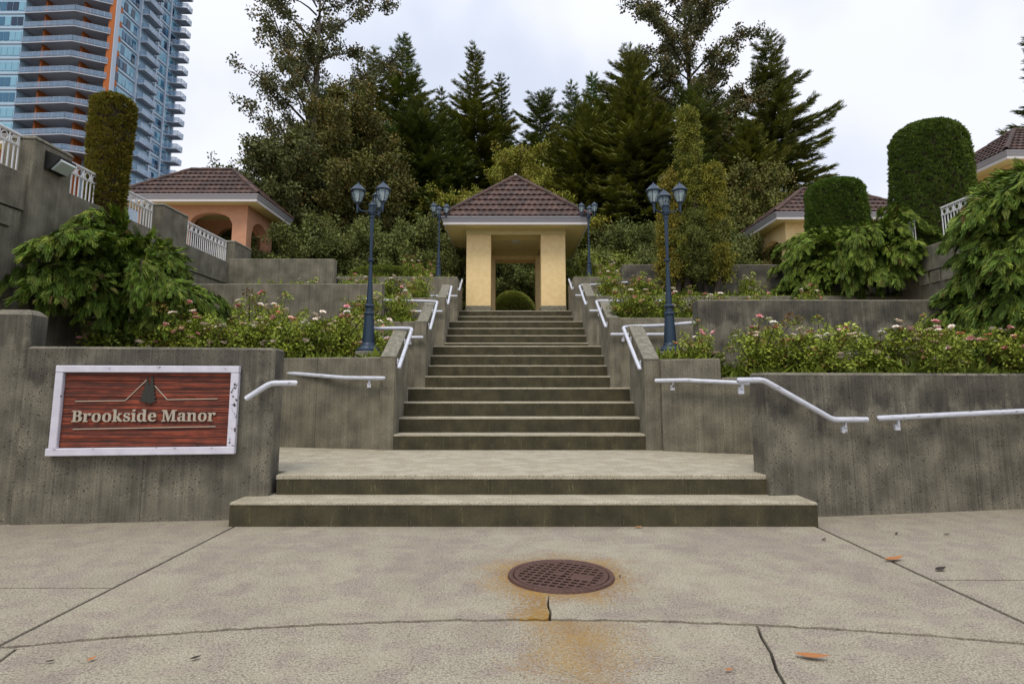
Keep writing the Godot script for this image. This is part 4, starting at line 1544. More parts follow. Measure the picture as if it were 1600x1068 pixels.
# ---------------------------------------------------------------- foliage
func make_leaf_meshes() -> void:
	# fir spray: a flat twig along +z with side shoots, one unit long
	var b := MB.new()
	b.leaf(Vector3(0, 0, 0), Vector3(0, 0, 1), Vector3.RIGHT, 1.0, 0.08, 0.12)
	for k in 9:
		var z := 0.06 + 0.1 * k
		for sg in [-1.0, 1.0]:
			var d := Vector3(sg * 0.75, -0.12, 0.66).normalized()
			b.leaf(Vector3(0, -0.01 * k, z), d, Vector3(-d.z, 0, d.x), 0.46 * (1.0 - 0.07 * k) + 0.03 * (k % 3), 0.066, 0.15)
	leaf_meshes.fir = b.mesh()
	# broadleaf cluster: leaves in a loose ball of radius about 1
	b = MB.new()
	for k in 15:
		var d := Vector3(rnd(-1, 1), rnd(-1, 1), rnd(-1, 1)).normalized()
		var p := d * rnd(0.25, 0.95)
		var e := (d + Vector3(rnd(-0.8, 0.8), rnd(-1.0, 0.3), rnd(-0.8, 0.8))).normalized()
		b.leaf(p, e, e.cross(Vector3(rnd(-1, 1), rnd(-1, 1), rnd(-1, 1))).normalized(), rnd(0.42, 0.62), rnd(0.28, 0.42), 0.12)
	leaf_meshes.broad = b.mesh()
	# clipped hedge tuft: short shoots pointing along +z
	b = MB.new()
	for k in 12:
		var d := Vector3(rnd(-0.9, 0.9), rnd(-0.9, 0.9), 1.0).normalized()
		b.leaf(Vector3(rnd(-0.5, 0.5), rnd(-0.5, 0.5), rnd(-0.5, 0.1)), d, d.cross(Vector3(rnd(-1, 1), rnd(-1, 1), 0.1)).normalized(), rnd(0.6, 1.0), rnd(0.22, 0.34), 0.15)
	leaf_meshes.tuft = b.mesh()
	# juniper frond: feathery, along +z, drooping at the tip
	b = MB.new()
	for k in 11:
		var t := 0.04 + 0.088 * k
		var y := -0.2 * t * t
		for sg in [-1.0, 1.0]:
			var L := 0.40 * (1.0 - 0.75 * t) + 0.06
			var d := Vector3(sg * 0.62, -0.06 - 0.2 * t, 0.78).normalized()
			var o := Vector3(0, y, t)
			var side := Vector3(-d.z, 0, d.x)
			b.leaf(o, d, side, L, 0.026, 0.2)
			for j in 3:
				var u := 0.25 + 0.25 * j
				for s2 in [-1.0, 1.0]:
					var dd: Vector3 = (d + side * s2 * 0.75 + Vector3(0, -0.1, 0)).normalized()
					b.leaf(o + d * L * u - UP * L * u * u * 0.12, dd, Vector3(-dd.z, 0.2, dd.x).normalized(), L * 0.42 * (1.1 - u * 0.5), 0.020, 0.15)
	b.leaf(Vector3.ZERO, Vector3(0, -0.1, 1).normalized(), Vector3.RIGHT, 1.05, 0.05, 0.12)
	leaf_meshes.frond = b.mesh()
	# rose leaves: rounded leaflets, small
	b = MB.new()
	for k in 14:
		var d := Vector3(rnd(-1, 1), rnd(-0.6, 1), rnd(-1, 1)).normalized()
		var p := d * rnd(0.2, 0.9)
		var e := (d + Vector3(0, rnd(-0.5, 0.4), 0)).normalized()
		b.leaf(p, e, e.cross(Vector3(rnd(-1, 1), rnd(0.2, 1), rnd(-1, 1))).normalized(), rnd(0.5, 0.75), rnd(0.32, 0.45), 0.1)
	leaf_meshes.rose = b.mesh()
	# low ground plants: upright blades and leaflets
	b = MB.new()
	for k in 16:
		var d := Vector3(rnd(-0.8, 0.8), 1.0, rnd(-0.8, 0.8)).normalized()
		b.leaf(Vector3(rnd(-0.5, 0.5), 0, rnd(-0.5, 0.5)), d, d.cross(Vector3(rnd(-1, 1), 0, rnd(-1, 1))).normalized(), rnd(0.5, 1.1), rnd(0.10, 0.2), 0.3)
	leaf_meshes.ground = b.mesh()
	# a rose bloom: nested cupped petals
	b = MB.new()
	for r in 3:
		var n: int = [7, 6, 4][r]
		for k in n:
			var a := TAU * (k + 0.4 * r) / n
			var d := Vector3(cos(a), [0.25, 0.75, 1.6][r], sin(a)).normalized()
			b.leaf(Vector3(0, 0.02, 0), d, Vector3(-sin(a), 0, cos(a)), [1.0, 0.85, 0.65][r], [0.85, 0.8, 0.6][r], -0.15)
	leaf_meshes.bloom = b.mesh()


func facing(f: Vector3, up := UP) -> Basis:
	f = f.normalized()
	if absf(f.dot(up)) > 0.97:
		up = Vector3.RIGHT
	var x := up.cross(f).normalized()
	return Basis(x, f.cross(x), f)


func hue(c: Color, spread := 0.25, other := Color(0, 0, 0, 0), share := 0.0) -> Color:
	var k := 1.0 + rnd(-spread, spread)
	var r := c
	if share > 0.0 and rng.randf() < share:
		r = c.lerp(other, rnd(0.4, 1.0))
	return Color(r.r * k, r.g * k, r.b * k * rnd(0.8, 1.15), 1)


func fir(label: String, x: float, base: float, top: float, d: float, radius: float, sd: int, c := Color(0.165, 0.22, 0.065), bare := 0.06, full := 1.0, shape := 0.85) -> void:
	rng.seed = sd
	var o := thing("fir_tree", label, "tree", P(x, base, d), 0.0, "tall conifers behind the pavilion")
	var H := top - base
	var tr := MB.new()
	var pts := []
	var rad := []
	for i in 9:
		var t := i / 8.0
		pts.append(Vector3(sin(t * 5.0 + sd) * 0.08, H * t * 0.99, cos(t * 4.0 + sd) * 0.08))
		rad.append(lerpf(0.012 * H + 0.05, 0.012, t))
	tr.tube(pts, rad, 7)
	part("trunk", tr, M.bark, o)
	var li := MB.new()
	var xf := []
	var col := []
	var h := H * bare
	while h < H * 0.985:
		var t := h / H
		var n := 5 if t < 0.85 else 4
		var a0 := rnd(0, TAU)
		for k in n:
			if rng.randf() > full:
				continue
			var lump := 0.86 + 0.2 * sin(a0 * 0.0 + t * 17.0 + sd) + 0.12 * sin(t * 41.0 + sd * 2.0)
			var L := radius * (pow(1.0 - t, shape) * rnd(0.55, 1.2)) * lump + 0.16
			var a := a0 + TAU * k / n + rnd(-0.35, 0.35)
			var dir := Vector3(cos(a), 0, sin(a))
			var rise := lerpf(-0.10, 0.75, t * t) + rnd(-0.12, 0.12)
			var droop := lerpf(0.42, 0.1, t)
			var bp := []
			var br := []
			for i in 5:
				var s := i / 4.0
				bp.append(UP * h + dir * L * s + UP * L * (rise * s - droop * s * s + 0.22 * s * s * s))
				br.append(lerpf(0.012 + 0.008 * L, 0.004, s))
			li.tube(bp, br, 3)
			var s := 0.14
			var gap := 0.20 / L
			while s < 1.02:
				var p: Vector3 = UP * h + dir * L * s + UP * L * (rise * s - droop * s * s + 0.22 * s * s * s)
				var tang := (dir + UP * (rise - 2.0 * droop * s + 0.66 * s * s)).normalized()
				for sg in [-1.0, 0.0, 1.0]:
					if sg == 0.0 and s < 0.85 and rng.randf() < 0.6:
						continue
					var f := (tang.rotated(UP, sg * rnd(0.5, 0.95)) + Vector3(0, rnd(-0.28, 0.05), 0)).normalized()
					var sc := rnd(0.45, 0.75) * clampf(0.45 + L * 0.35, 0.45, 1.05) * (1.15 - 0.4 * s)
					xf.append(Transform3D(facing(f, (UP + dir * rnd(-0.3, 0.3)).normalized()) * Basis.from_scale(Vector3(sc, sc, sc)), p))
					col.append(hue(c, 0.3, Color(0.24, 0.24, 0.06), 0.2))
				s += gap
		h += rnd(0.22, 0.40) * clampf(H / 16.0, 0.7, 1.1)
	for k in 3:
		xf.append(Transform3D(facing(Vector3(rnd(-0.2, 0.2), 1, rnd(-0.2, 0.2)), Vector3.RIGHT) * Basis.from_scale(Vector3.ONE * 0.5), Vector3(0, H * 0.985, 0)))
		col.append(hue(c))
	part("limbs", li, M.bark, o).set_meta("kind", "stuff")
	scatter("crown", o, leaf_meshes.fir, M.needle, xf, col)


# Broadleaf tree: a leader with rising limbs, each breaking into leafy twigs.
func broadleaf(called: String, label: String, x: float, base: float, top: float, d: float, radius: float, sd: int, c: Color, limbs: int, q := {}) -> void:
	rng.seed = sd
	var o := thing(called, label, "tree", P(x, base, d))
	var H := top - base
	var low: float = q.get("low", 0.15)
	var steep: float = q.get("steep", 0.75)
	var leaf: float = q.get("leaf", 0.3)
	var dense: float = q.get("dense", 1.0)
	var round_: float = q.get("round", 0.5)
	var least: float = q.get("least", 0.35)
	var twig: float = q.get("twig", 1.0)
	var tr := MB.new()
	var pts := []
	var rad := []
	for i in 9:
		var t := i / 8.0
		pts.append(Vector3(sin(t * 4.0 + sd) * 0.16, H * t * 0.96, cos(t * 3.3 + sd) * 0.12))
		rad.append(lerpf(0.012 * H + 0.04, 0.015, t))
	tr.tube(pts, rad, 8)
	part("trunk", tr, M.bark_pale if q.get("pale", false) else M.bark, o)
	var li := MB.new()
	var xf := []
	var col := []
	for k in limbs:
		var t := low + (0.98 - low) * (k + rnd(0, 1)) / limbs
		var u := (t - low) / (1.0 - low)
		var prof := pow(sin(PI * clampf(lerpf(0.22, 1.0, u), 0, 1)), round_)
		if q.has("taper"):
			prof = pow(1.0 - u, q.taper)
		var L := radius * prof * rnd(0.55, 1.2) + least
		var a := k * 2.399 + rnd(-0.5, 0.5)
		var dir := Vector3(cos(a), 0, sin(a))
		var start := Vector3(0, H * t * 0.96 - L * steep * 0.45, 0)
		start.y = maxf(start.y, 0.3)
		var bp := []
		var br := []
		for i in 6:
			var s := i / 5.0
			bp.append(start + dir * L * s + UP * L * steep * (s * (1.25 - 0.35 * s)) + Vector3(sin(s * 6 + k), sin(s * 5 + k * 2), cos(s * 5 + k)) * 0.07 * L * s)
			br.append(lerpf(0.02 + 0.014 * L, 0.006, s))
		li.tube(bp, br, 4)
		var twigs := int((3 + L * 2.6) * dense)
		for j in twigs:
			var s := rnd(0.22, 1.0)
			var i := int(s * 4.999)
			var p: Vector3 = bp[i].lerp(bp[i + 1], s * 5.0 - i)
			var td := (dir * rnd(0.2, 1.0) + Vector3(rnd(-0.9, 0.9), rnd(-0.25, 0.9), rnd(-0.9, 0.9))).normalized()
			var tl := rnd(0.35, 0.75) * (0.5 + 0.25 * L) * twig
			li.tube([p, p + td * tl * 0.6 + UP * 0.02, p + td * tl], [0.011, 0.007, 0.003], 3)
			var n := 3 + int(tl * 5)
			for m in n:
				var e := p + td * tl * (m + 1.0) / n + Vector3(rnd(-1, 1), rnd(-1, 1), rnd(-1, 1)) * 0.10
				var sc := leaf * rnd(0.7, 1.2)
				xf.append(Transform3D(Basis(Vector3(rnd(-1, 1), rnd(-1, 1), rnd(-1, 1)).normalized(), rnd(0, TAU)).scaled(Vector3.ONE * sc), e))
				col.append(hue(c, 0.3, q.get("other", Color(0.14, 0.10, 0.03)), q.get("share", 0.15)))
	part("limbs", li, M.bark, o).set_meta("kind", "stuff")
	scatter("crown", o, leaf_meshes.broad, M.leaf, xf, col)


func trees() -> void:
	var dark := Color(0.136, 0.176, 0.056)
	var olive := Color(0.192, 0.208, 0.056)
	fir("slim fir just right of the big left broadleaf tree", -8.13, 3, 20.75, 34, 3.91, 301, olive)
	fir("tall pointed fir rising above the left lamp post lanterns", -6.74, 3, 22.9, 36, 4.60, 302)
	fir("small narrow fir between the tall pointed fir and the twin topped fir", -4.61, 3, 20.3, 38, 3.68, 303, dark)
	fir("tall fir above the left slope of the pavilion roof", -2.32, 3, 22.1, 36, 4.60, 304, olive, 0.06, 1.0, 0.75)
	fir("thin fir standing close behind the right of the tall roof fir", -0.80, 3, 22.4, 40, 3.68, 305, dark)
	fir("drooping dark hemlock above the pavilion roof peak", 1.7, 3, 18.9, 36, 3.91, 306, dark, 0.06, 0.9, 0.6)
	fir("narrow bluish fir right of the roof peak", 3.9, 3, 20.8, 38, 3.68, 307, Color(0.160, 0.224, 0.104))
	fir("bright green fir behind the narrow bluish fir", 5.53, 3, 22.5, 40, 4.14, 308, Color(0.160, 0.264, 0.088))
	fir("broad bushy fir left of the tall right broadleaf tree", 6.58, 3, 19.8, 32, 4.14, 309, olive, 0.06, 1.0, 0.6)
	fir("dark fir standing behind the tall right broadleaf tree", 11.3, 3, 18.6, 33, 4.37, 310, dark, 0.06, 1.0, 0.65)
	fir("wide spreading fir with long layered branches against the right sky", 13.4, 3, 19.3, 30, 5.3, 311, Color(0.160, 0.184, 0.064), 0.05, 0.95, 0.8)
	fir("fir branches cut off by the right edge above the far roof", 23.9, 3, 17.2, 26, 3.22, 312, Color(0.128, 0.160, 0.072))
	fir("shadowy fir filling the gap between the left firs", -9.8, 3, 16.5, 30, 3.91, 313, dark)
	fir("shadowy fir low behind the left rear lamp post", -4.6, 3, 15.5, 29, 3.91, 314, dark, 0.05, 1.0, 0.7)
	fir("shadowy fir low behind the right rear lamp post", 3.6, 3, 15.0, 29, 3.68, 315, olive, 0.05, 1.0, 0.7)
	fir("dense dark fir right of the pavilion, left of the tall right tree", 5.6, 3, 16.0, 26.5, 3.0, 405, olive, 0.04, 1.0, 0.55)
	fir("dark fir behind the right lamp post lanterns", 8.0, 3, 14.2, 26, 2.6, 408, dark, 0.04, 1.0, 0.55)
	fir("green fir low between the rounded olive tree and the tall roof fir", -6.6, 3, 14.8, 31, 3.4, 409, Color(0.152, 0.216, 0.080), 0.05, 1.0, 0.7)
	fir("green fir right of the far right lamp, filling under the wide fir", 10.8, 3, 13.2, 27, 2.8, 410, olive, 0.04, 1.0, 0.6)
	fir("short fir filling between the tall pointed fir and its narrow neighbour", -5.4, 3, 17.4, 35, 3.4, 421, olive)
	fir("short fir left of the tall roof fir", -3.4, 3, 16.6, 34, 3.2, 422, dark)
	fir("short fir directly behind the roof peak hemlock", 0.5, 3, 16.6, 39, 3.4, 423)
	fir("short fir right of the hemlock above the roof", 2.7, 3, 16.4, 34, 3.2, 424, olive)
	fir("mid sized fir against the broad bushy fir", 5.2, 3, 18.0, 35, 3.4, 425)
	fir("short fir at the left below the tall thin leaved tree", -11.6, 3, 14.0, 31, 3.2, 426, olive)
	broadleaf("broadleaf_tree", "very tall thin leaved tree left, its crown cut by the top edge", -8.9, 3, 21.8, 26, 3.2, 401, Color(0.138, 0.144, 0.066), 46, {"low": 0.2, "steep": 0.7, "leaf": 0.25, "dense": 1.0, "other": Color(0.216, 0.154, 0.054), "share": 0.2, "pale": true, "round": 0.45})
	broadleaf("broadleaf_tree", "very tall tree right of centre, its crown cut by the top edge", 9.1, 3, 25.5, 30, 2.9, 402, Color(0.126, 0.132, 0.054), 52, {"low": 0.15, "steep": 0.95, "leaf": 0.28, "dense": 1.4, "other": Color(0.216, 0.144, 0.054), "share": 0.25, "pale": true, "round": 0.4})
	broadleaf("broadleaf_tree", "rounded dark olive tree beside the left tall tree", -6.7, 3, 13.2, 24, 2.1, 403, Color(0.138, 0.138, 0.036), 64, {"low": 0.06, "steep": 0.8, "leaf": 0.24, "dense": 1.9, "other": Color(0.198, 0.134, 0.036), "share": 0.2})
	broadleaf("broadleaf_tree", "bright yellow green tree directly behind the pavilion roof", 0.4, 3, 11.9, 28.0, 3.4, 404, Color(0.288, 0.300, 0.048), 60, {"low": 0.1, "steep": 0.55, "leaf": 0.2, "dense": 2.0, "other": Color(0.264, 0.204, 0.036), "share": 0.3})
	broadleaf("broadleaf_tree", "dark leafy tree above the pink building roof", -9.0, 3, 10.8, 23.5, 2.6, 406, Color(0.120, 0.132, 0.043), 60, {"low": 0.05, "steep": 0.6, "leaf": 0.25, "dense": 1.7})
	broadleaf("broadleaf_tree", "leafy tree between the yellow columns and yellow building", 9.2, 3, 9.8, 24, 2.3, 407, Color(0.162, 0.174, 0.043), 54, {"low": 0.05, "steep": 0.6, "leaf": 0.23, "dense": 1.8, "share": 0.3})
	var gold := [["tallest yellow olive columnar tree behind the right lamp post", 3.98, 7.45, 13.25, 0.30, 501, Color(0.25, 0.25, 0.04), 60], ["shorter golden columnar tree right of the tallest columnar one", 4.45, 6.0, 13.15, 0.26, 502, Color(0.30, 0.27, 0.04), 48], ["thin golden columnar tree nearest the right lamp post", 3.5, 5.9, 13.3, 0.16, 503, Color(0.30, 0.24, 0.04), 30], ["dark green bushy foot of the columnar trees", 4.05, 4.9, 13.1, 0.5, 504, Color(0.15, 0.165, 0.04), 40]]
	for g in gold:
		broadleaf("columnar_tree", g[0], g[1], 2.84, g[2], g[3], g[4], g[5], g[6], g[7], {"low": 0.04, "steep": 3.0, "leaf": 0.075, "dense": 7.0, "least": 0.06, "twig": 0.4, "taper": 1.1, "round": 0.5, "other": Color(0.12, 0.15, 0.035), "share": 0.4})
	var under := [[-10.6, 21.0, 2.2, 1.7, "dark laurel left behind the pink building corner"], [-8.6, 21.5, 2.6, 1.9, "dark laurel right of the pink building"], [-6.9, 20.6, 2.4, 1.6, "dark laurel below the rounded olive tree"], [-5.3, 21.2, 2.8, 1.7, "dark laurel behind the left front lamp post"], [-3.9, 20.4, 2.2, 1.4, "dark laurel behind the clipped hedge"], [-2.7, 20.0, 2.6, 1.2, "dark laurel behind the left rear lamp post"], [-1.3, 24.6, 3.0, 1.5, "dark laurel seen in the left of the pavilion opening"], [0.5, 24.9, 3.2, 1.6, "dark glossy laurel in the middle of the pavilion opening"], [2.2, 24.6, 2.9, 1.5, "dark laurel behind the right pavilion pillar"], [3.2, 19.9, 1.6, 1.2, "lighter green shrub right of the right rear lamp post"], [4.3, 20.8, 2.7, 1.6, "dark laurel right of the pavilion above the grey wall"], [5.9, 21.0, 2.6, 1.7, "dark laurel behind the yellow columnar trees"], [7.4, 21.4, 2.8, 1.7, "dark laurel left of the yellow building"], [8.9, 22.9, 2.6, 1.7, "dark laurel behind the yellow building corner"], [-12.0, 23.0, 3.0, 2.0, "dark laurel far left behind the pink building roof"]]
	var i := 0
	for u in under:
		broadleaf("laurel_shrub", u[4], u[0], 3.0, 3.0 + u[2] * 1.25, u[1], u[3], 600 + i, Color(0.24, 0.28, 0.055) if i == 9 else Color(0.15, 0.18, 0.05), 34, {"low": 0.08, "steep": 0.55, "leaf": 0.17, "dense": 2.6, "round": 0.35, "other": Color(0.16, 0.16, 0.05), "share": 0.25})
		i += 1


# Clipped shape: radius along the height given by two ends and a rounded shoulder.
func topiary(called: String, label: String, category: String, x: float, y0: float, y1: float, d: float, r0: float, r1: float, sd: int, c: Color, other: Color, share: float, tuft := 0.05, shoulder := 0.16, depth := 1.0) -> void:
	rng.seed = sd
	var o := thing(called, label, category, P(x, y0, d))
	var H := y1 - y0
	var prof := func(t: float) -> float:
		var r := lerpf(r0, r1, t)
		var s := (t - (1.0 - shoulder)) / shoulder
		if s > 0:
			r *= lerpf(1.0, sqrt(maxf(0.0, 1.0 - s * s)), 0.96)
		var f := 1.0 - t / 0.06
		if f > 0 and called != "topiary":
			r *= 1.0 - 0.2 * f
		return r
	var core := []
	for i in 13:
		var t := i / 12.0
		core.append(Vector2(prof.call(t) * 0.90, H * t * 0.97))
	var b := MB.new()
	b.lathe(core, Vector3.ZERO, 20)
	if depth != 1.0:
		for i in b.v.size():
			b.v[i].z *= depth
	part("branches", b, M.twig, o)
	var xf := []
	var col := []
	var area := TAU * maxf(r0, r1) * H + PI * r1 * r1
	var n := int(area / (tuft * tuft) * 1.5)
	for k in n:
		var t := rng.randf()
		var a := rnd(0, TAU)
		var e := Vector3(cos(a), 0, sin(a))
		var r: float
		var f := e
		if rng.randf() < PI * r1 * r1 / area + shoulder * 0.3:
			t = 1.0 - shoulder * (1.0 - sqrt(1.0 - pow(rng.randf(), 2.0))) - 0.002
			r = prof.call(t)
			f = (e * 0.6 + UP).normalized()
			if t > 0.96:
				r *= sqrt(rng.randf())
		else:
			r = prof.call(t)
		var bump := 1.0 + 0.03 * sin(a * 5.0 + t * 9.0 + sd) + 0.02 * sin(a * 11.0 - t * 17.0) + rnd(-0.05, 0.02)
		var p := e * r * bump + UP * H * t
		p.z *= depth
		f = (f + Vector3(rnd(-0.5, 0.5), rnd(-0.2, 0.7), rnd(-0.5, 0.5))).normalized()
		xf.append(Transform3D(facing(f, UP) * Basis.from_scale(Vector3.ONE * tuft * rnd(0.8, 1.35)), p))
		col.append(hue(c, 0.3, other, share))
	scatter("foliage", o, leaf_meshes.tuft, M.leaf, xf, col)


# Spreading juniper: arching branches from one root, each carrying drooping feathery fronds.
func juniper(label: String, root: Vector3, arcs: Array, sd: int, count: int, fr := 0.34, c := Color(0.14, 0.225, 0.032)) -> void:
	rng.seed = sd
	var o := thing("juniper_shrub", label, "shrub", root)
	var li := MB.new()
	var xf := []
	var col := []
	for k in count:
		var g: Array = arcs[k % arcs.size()]   # [azimuth from, to, reach, rise, fall]
		var a: float = rnd(g[0], g[1])
		var L: float = g[2] * rnd(0.45, 1.08)
		var dir := Vector3(cos(a), 0, -sin(a))
		var rise: float = g[3] * rnd(0.35, 1.12)
		var fall: float = g[4] * rnd(0.6, 1.2)
		var at := func(s: float) -> Vector3:
			return dir * L * s + UP * (rise * sin(minf(1.0, s * 1.25) * PI * 0.5) - fall * s * s * s)
		var bp := []
		for i in 8:
			bp.append(at.call(i / 7.0))
		li.tube(bp, [0.03, 0.024, 0.02, 0.016, 0.013, 0.010, 0.007, 0.003], 4)
		var s := 0.2
		while s < 1.0:
			var p: Vector3 = at.call(s)
			var tang: Vector3 = (at.call(s + 0.03) - p).normalized()
			for sg in [-1.0, 1.0]:
				# a side shoot carrying three or four small sprays, nodding at its end
				var side := tang.rotated(UP, sg * rnd(0.5, 1.25))
				var reach := (0.10 + 0.26 * sin(PI * clampf(s, 0.1, 0.95))) * rnd(0.5, 1.2) * (0.7 + fr)
				var m := 6
				for q in m:
					var u := (q + rnd(0.4, 1.0)) / m
					var e := p + side * reach * u + UP * (rnd(-0.03, 0.04) - reach * 0.45 * u * u)
					var f := (side.rotated(UP, rnd(-0.7, 0.7)) + tang * 0.5 + Vector3(0, rnd(-0.5, 0.3) - 0.25 * u, 0)).normalized()
					var sc := fr * rnd(0.55, 1.25)
					xf.append(Transform3D(facing(f, (UP + Vector3(rnd(-1, 1), 0, rnd(-1, 1))).normalized()) * Basis.from_scale(Vector3(sc, sc, sc)), e))
					var tone := rng.randf()
					col.append(hue(Color(0.16, 0.115, 0.04) if tone < 0.02 else c, 0.42, Color(0.27, 0.33, 0.06), 0.3))
			s += 0.085 / L
		xf.append(Transform3D(facing((at.call(1.0) - at.call(0.96)).normalized()) * Basis.from_scale(Vector3.ONE * fr), at.call(0.99)))
		col.append(hue(Color(0.11, 0.17, 0.035), 0.2))
	part("branches", li, M.twig, o).set_meta("kind", "stuff")
	scatter("fronds", o, leaf_meshes.frond, M.leaf, xf, col)


func shrubs() -> void:
	topiary("topiary", "tall flat topped yew column on the left wall before the tower", "topiary", -6.44, 3.72, 5.74, 9.42, 0.26, 0.315, 701, Color(0.20, 0.19, 0.028), Color(0.26, 0.19, 0.035), 0.35, 0.05, 0.10)
	topiary("topiary", "large dome topped clipped cedar on the right", "topiary", 9.12, 3.7, 6.83, 12.9, 0.83, 0.70, 702, Color(0.11, 0.175, 0.03), Color(0.17, 0.225, 0.05), 0.3, 0.046, 0.15)
	topiary("topiary", "smaller square shouldered clipped cedar before the yellow building", "topiary", 8.42, 3.7, 6.42, 15.5, 0.78, 0.68, 703, Color(0.115, 0.195, 0.03), Color(0.17, 0.24, 0.05), 0.3, 0.046, 0.12)
	topiary("clipped_hedge", "low clipped light green hedge above the left terrace walls", "hedge", -3.5, 3.70, 4.26, 16.2, 0.85, 0.78, 704, Color(0.18, 0.23, 0.035), Color(0.24, 0.27, 0.06), 0.3, 0.045, 0.35, 0.4)
	topiary("clipped_bush", "round clipped bush centred in the pavilion opening", "bush", 0.02, 3.04, 4.5, 22.2, 0.86, 0.74, 705, Color(0.38, 0.42, 0.09), Color(0.46, 0.48, 0.14), 0.3, 0.045, 0.5)
	topiary("clipped_bush", "small rounded bush against the left pavilion pillar", "bush", -1.62, 3.04, 3.62, 18.6, 0.36, 0.3, 706, Color(0.2, 0.23, 0.05), Color(0.27, 0.28, 0.08), 0.3, 0.045, 0.5)
	topiary("clipped_bush", "small rounded bush against the right pavilion pillar", "bush", 1.90, 3.04, 3.72, 18.8, 0.42, 0.36, 707, Color(0.2, 0.23, 0.05), Color(0.27, 0.28, 0.08), 0.3, 0.045, 0.5)
	# azimuth 0 points right, PI/2 away, -PI/2 towards the stairs foot
	juniper("big cascading juniper spilling over the left terrace wall", P(-5.7, 2.2, 9.3), [[-0.8, 0.15, 1.35, 0.5, 0.5], [-1.5, -0.7, 1.3, 0.85, 0.65], [-2.0, -1.45, 2.0, 1.05, 0.55], [2.6, 3.6, 0.8, 0.9, 0.3], [-1.3, 0.0, 0.9, 1.05, 0.3], [-2.1, -1.4, 1.3, 1.3, 0.3]], 801, 170, 0.15)
	juniper("arching juniper below the two right topiaries", P(7.6, 3.2, 13.2), [[-3.4, -2.5, 1.75, 1.1, 0.65], [-2.5, -1.5, 1.3, 1.3, 0.65], [-1.5, -0.4, 1.4, 1.5, 0.5], [2.6, 3.3, 1.5, 1.3, 0.5]], 802, 105, 0.175, Color(0.18, 0.27, 0.042))
	juniper("bright juniper sprays hanging before the railing under the far right roof", P(8.35, 3.5, 9.2), [[-3.5, -2.8, 1.25, 0.75, 0.6], [-2.9, -2.0, 1.0, 0.9, 0.6], [2.6, 3.2, 1.1, 0.9, 0.5]], 804, 60, 0.155, Color(0.17, 0.26, 0.042))
	juniper("huge layered juniper filling the right edge of the picture", P(7.25, 1.7, 7.75), [[-3.5, -2.9, 1.75, 0.9, 0.6], [-3.3, -2.4, 1.5, 1.7, 0.5], [-2.9, -1.9, 1.3, 2.1, 0.4], [-2.6, -1.6, 1.5, 0.9, 0.9], [-3.5, -2.7, 1.6, 1.5, 0.5], [2.7, 3.5, 1.3, 2.0, 0.5], [-3.4, -2.4, 1.7, 0.5, 0.6]], 803, 200, 0.155, Color(0.155, 0.245, 0.042))


func rose_proto(label: String, sd: int, bloom: Array, n: int) -> Node3D:
	rng.seed = sd
	var o := thing("rose_bush", label, "rose bush", Vector3.ZERO, 0.0, "flowering rose bushes in the terraces")
	var st := MB.new()
	var xf := []
	var col := []
	var tips := []
	for k in 30:
		var a := rnd(0, TAU)
		var lean := rnd(0.1, 0.7)
		var h := rnd(0.3, 0.8) if k % 3 else rnd(0.7, 1.1)
		var e := Vector3(cos(a), 0, sin(a))
		var tip := e * lean * 0.75 + UP * h
		var mid := e * lean * 0.3 + UP * h * 0.55
		st.tube([Vector3(e.x, 0, e.z) * 0.06, mid, tip], [0.008, 0.006, 0.003], 4)
		tips.append(tip)
		for j in 11:
			var s := rnd(0.2, 1.0)
			var p := mid.lerp(tip, s * 2 - 1) if s > 0.5 else (e * 0.06).lerp(mid, s * 2)
			xf.append(Transform3D(Basis(Vector3(rnd(-0.3, 0.3), 1, rnd(-0.3, 0.3)).normalized(), rnd(0, TAU)).scaled(Vector3.ONE * rnd(0.055, 0.095)), p + Vector3(rnd(-1, 1), rnd(-0.6, 0.6), rnd(-1, 1)) * 0.09))
			col.append(hue(Color(0.23, 0.29, 0.04), 0.3, Color(0.37, 0.42, 0.065) if rng.randf() < 0.8 else Color(0.17, 0.07, 0.03), 0.4))
	part("stems", st, M.twig, o).set_meta("kind", "stuff")
	scatter("leaves", o, leaf_meshes.rose, M.leaf, xf, col)
	for k in n:
		var p: Vector3 = tips[(k * 7 + 3) % tips.size()]
		var m := mat(bloom[rng.randi() % bloom.size()], 0.6)
		var cnt := 1 + rng.randi() % 3
		for j in cnt:
			var sc := rnd(0.036, 0.062)
			part("bloom", leaf_meshes.bloom, m, o, Transform3D(Basis(Vector3(rnd(-1, 1), 0, rnd(-1, 1)).normalized(), rnd(0, 0.7)).scaled(Vector3.ONE * sc), p + Vector3(rnd(-0.045, 0.045), rnd(0.0, 0.04), rnd(-0.045, 0.045)) * (1.0 if j else 0.0) + UP * 0.01))
	return o


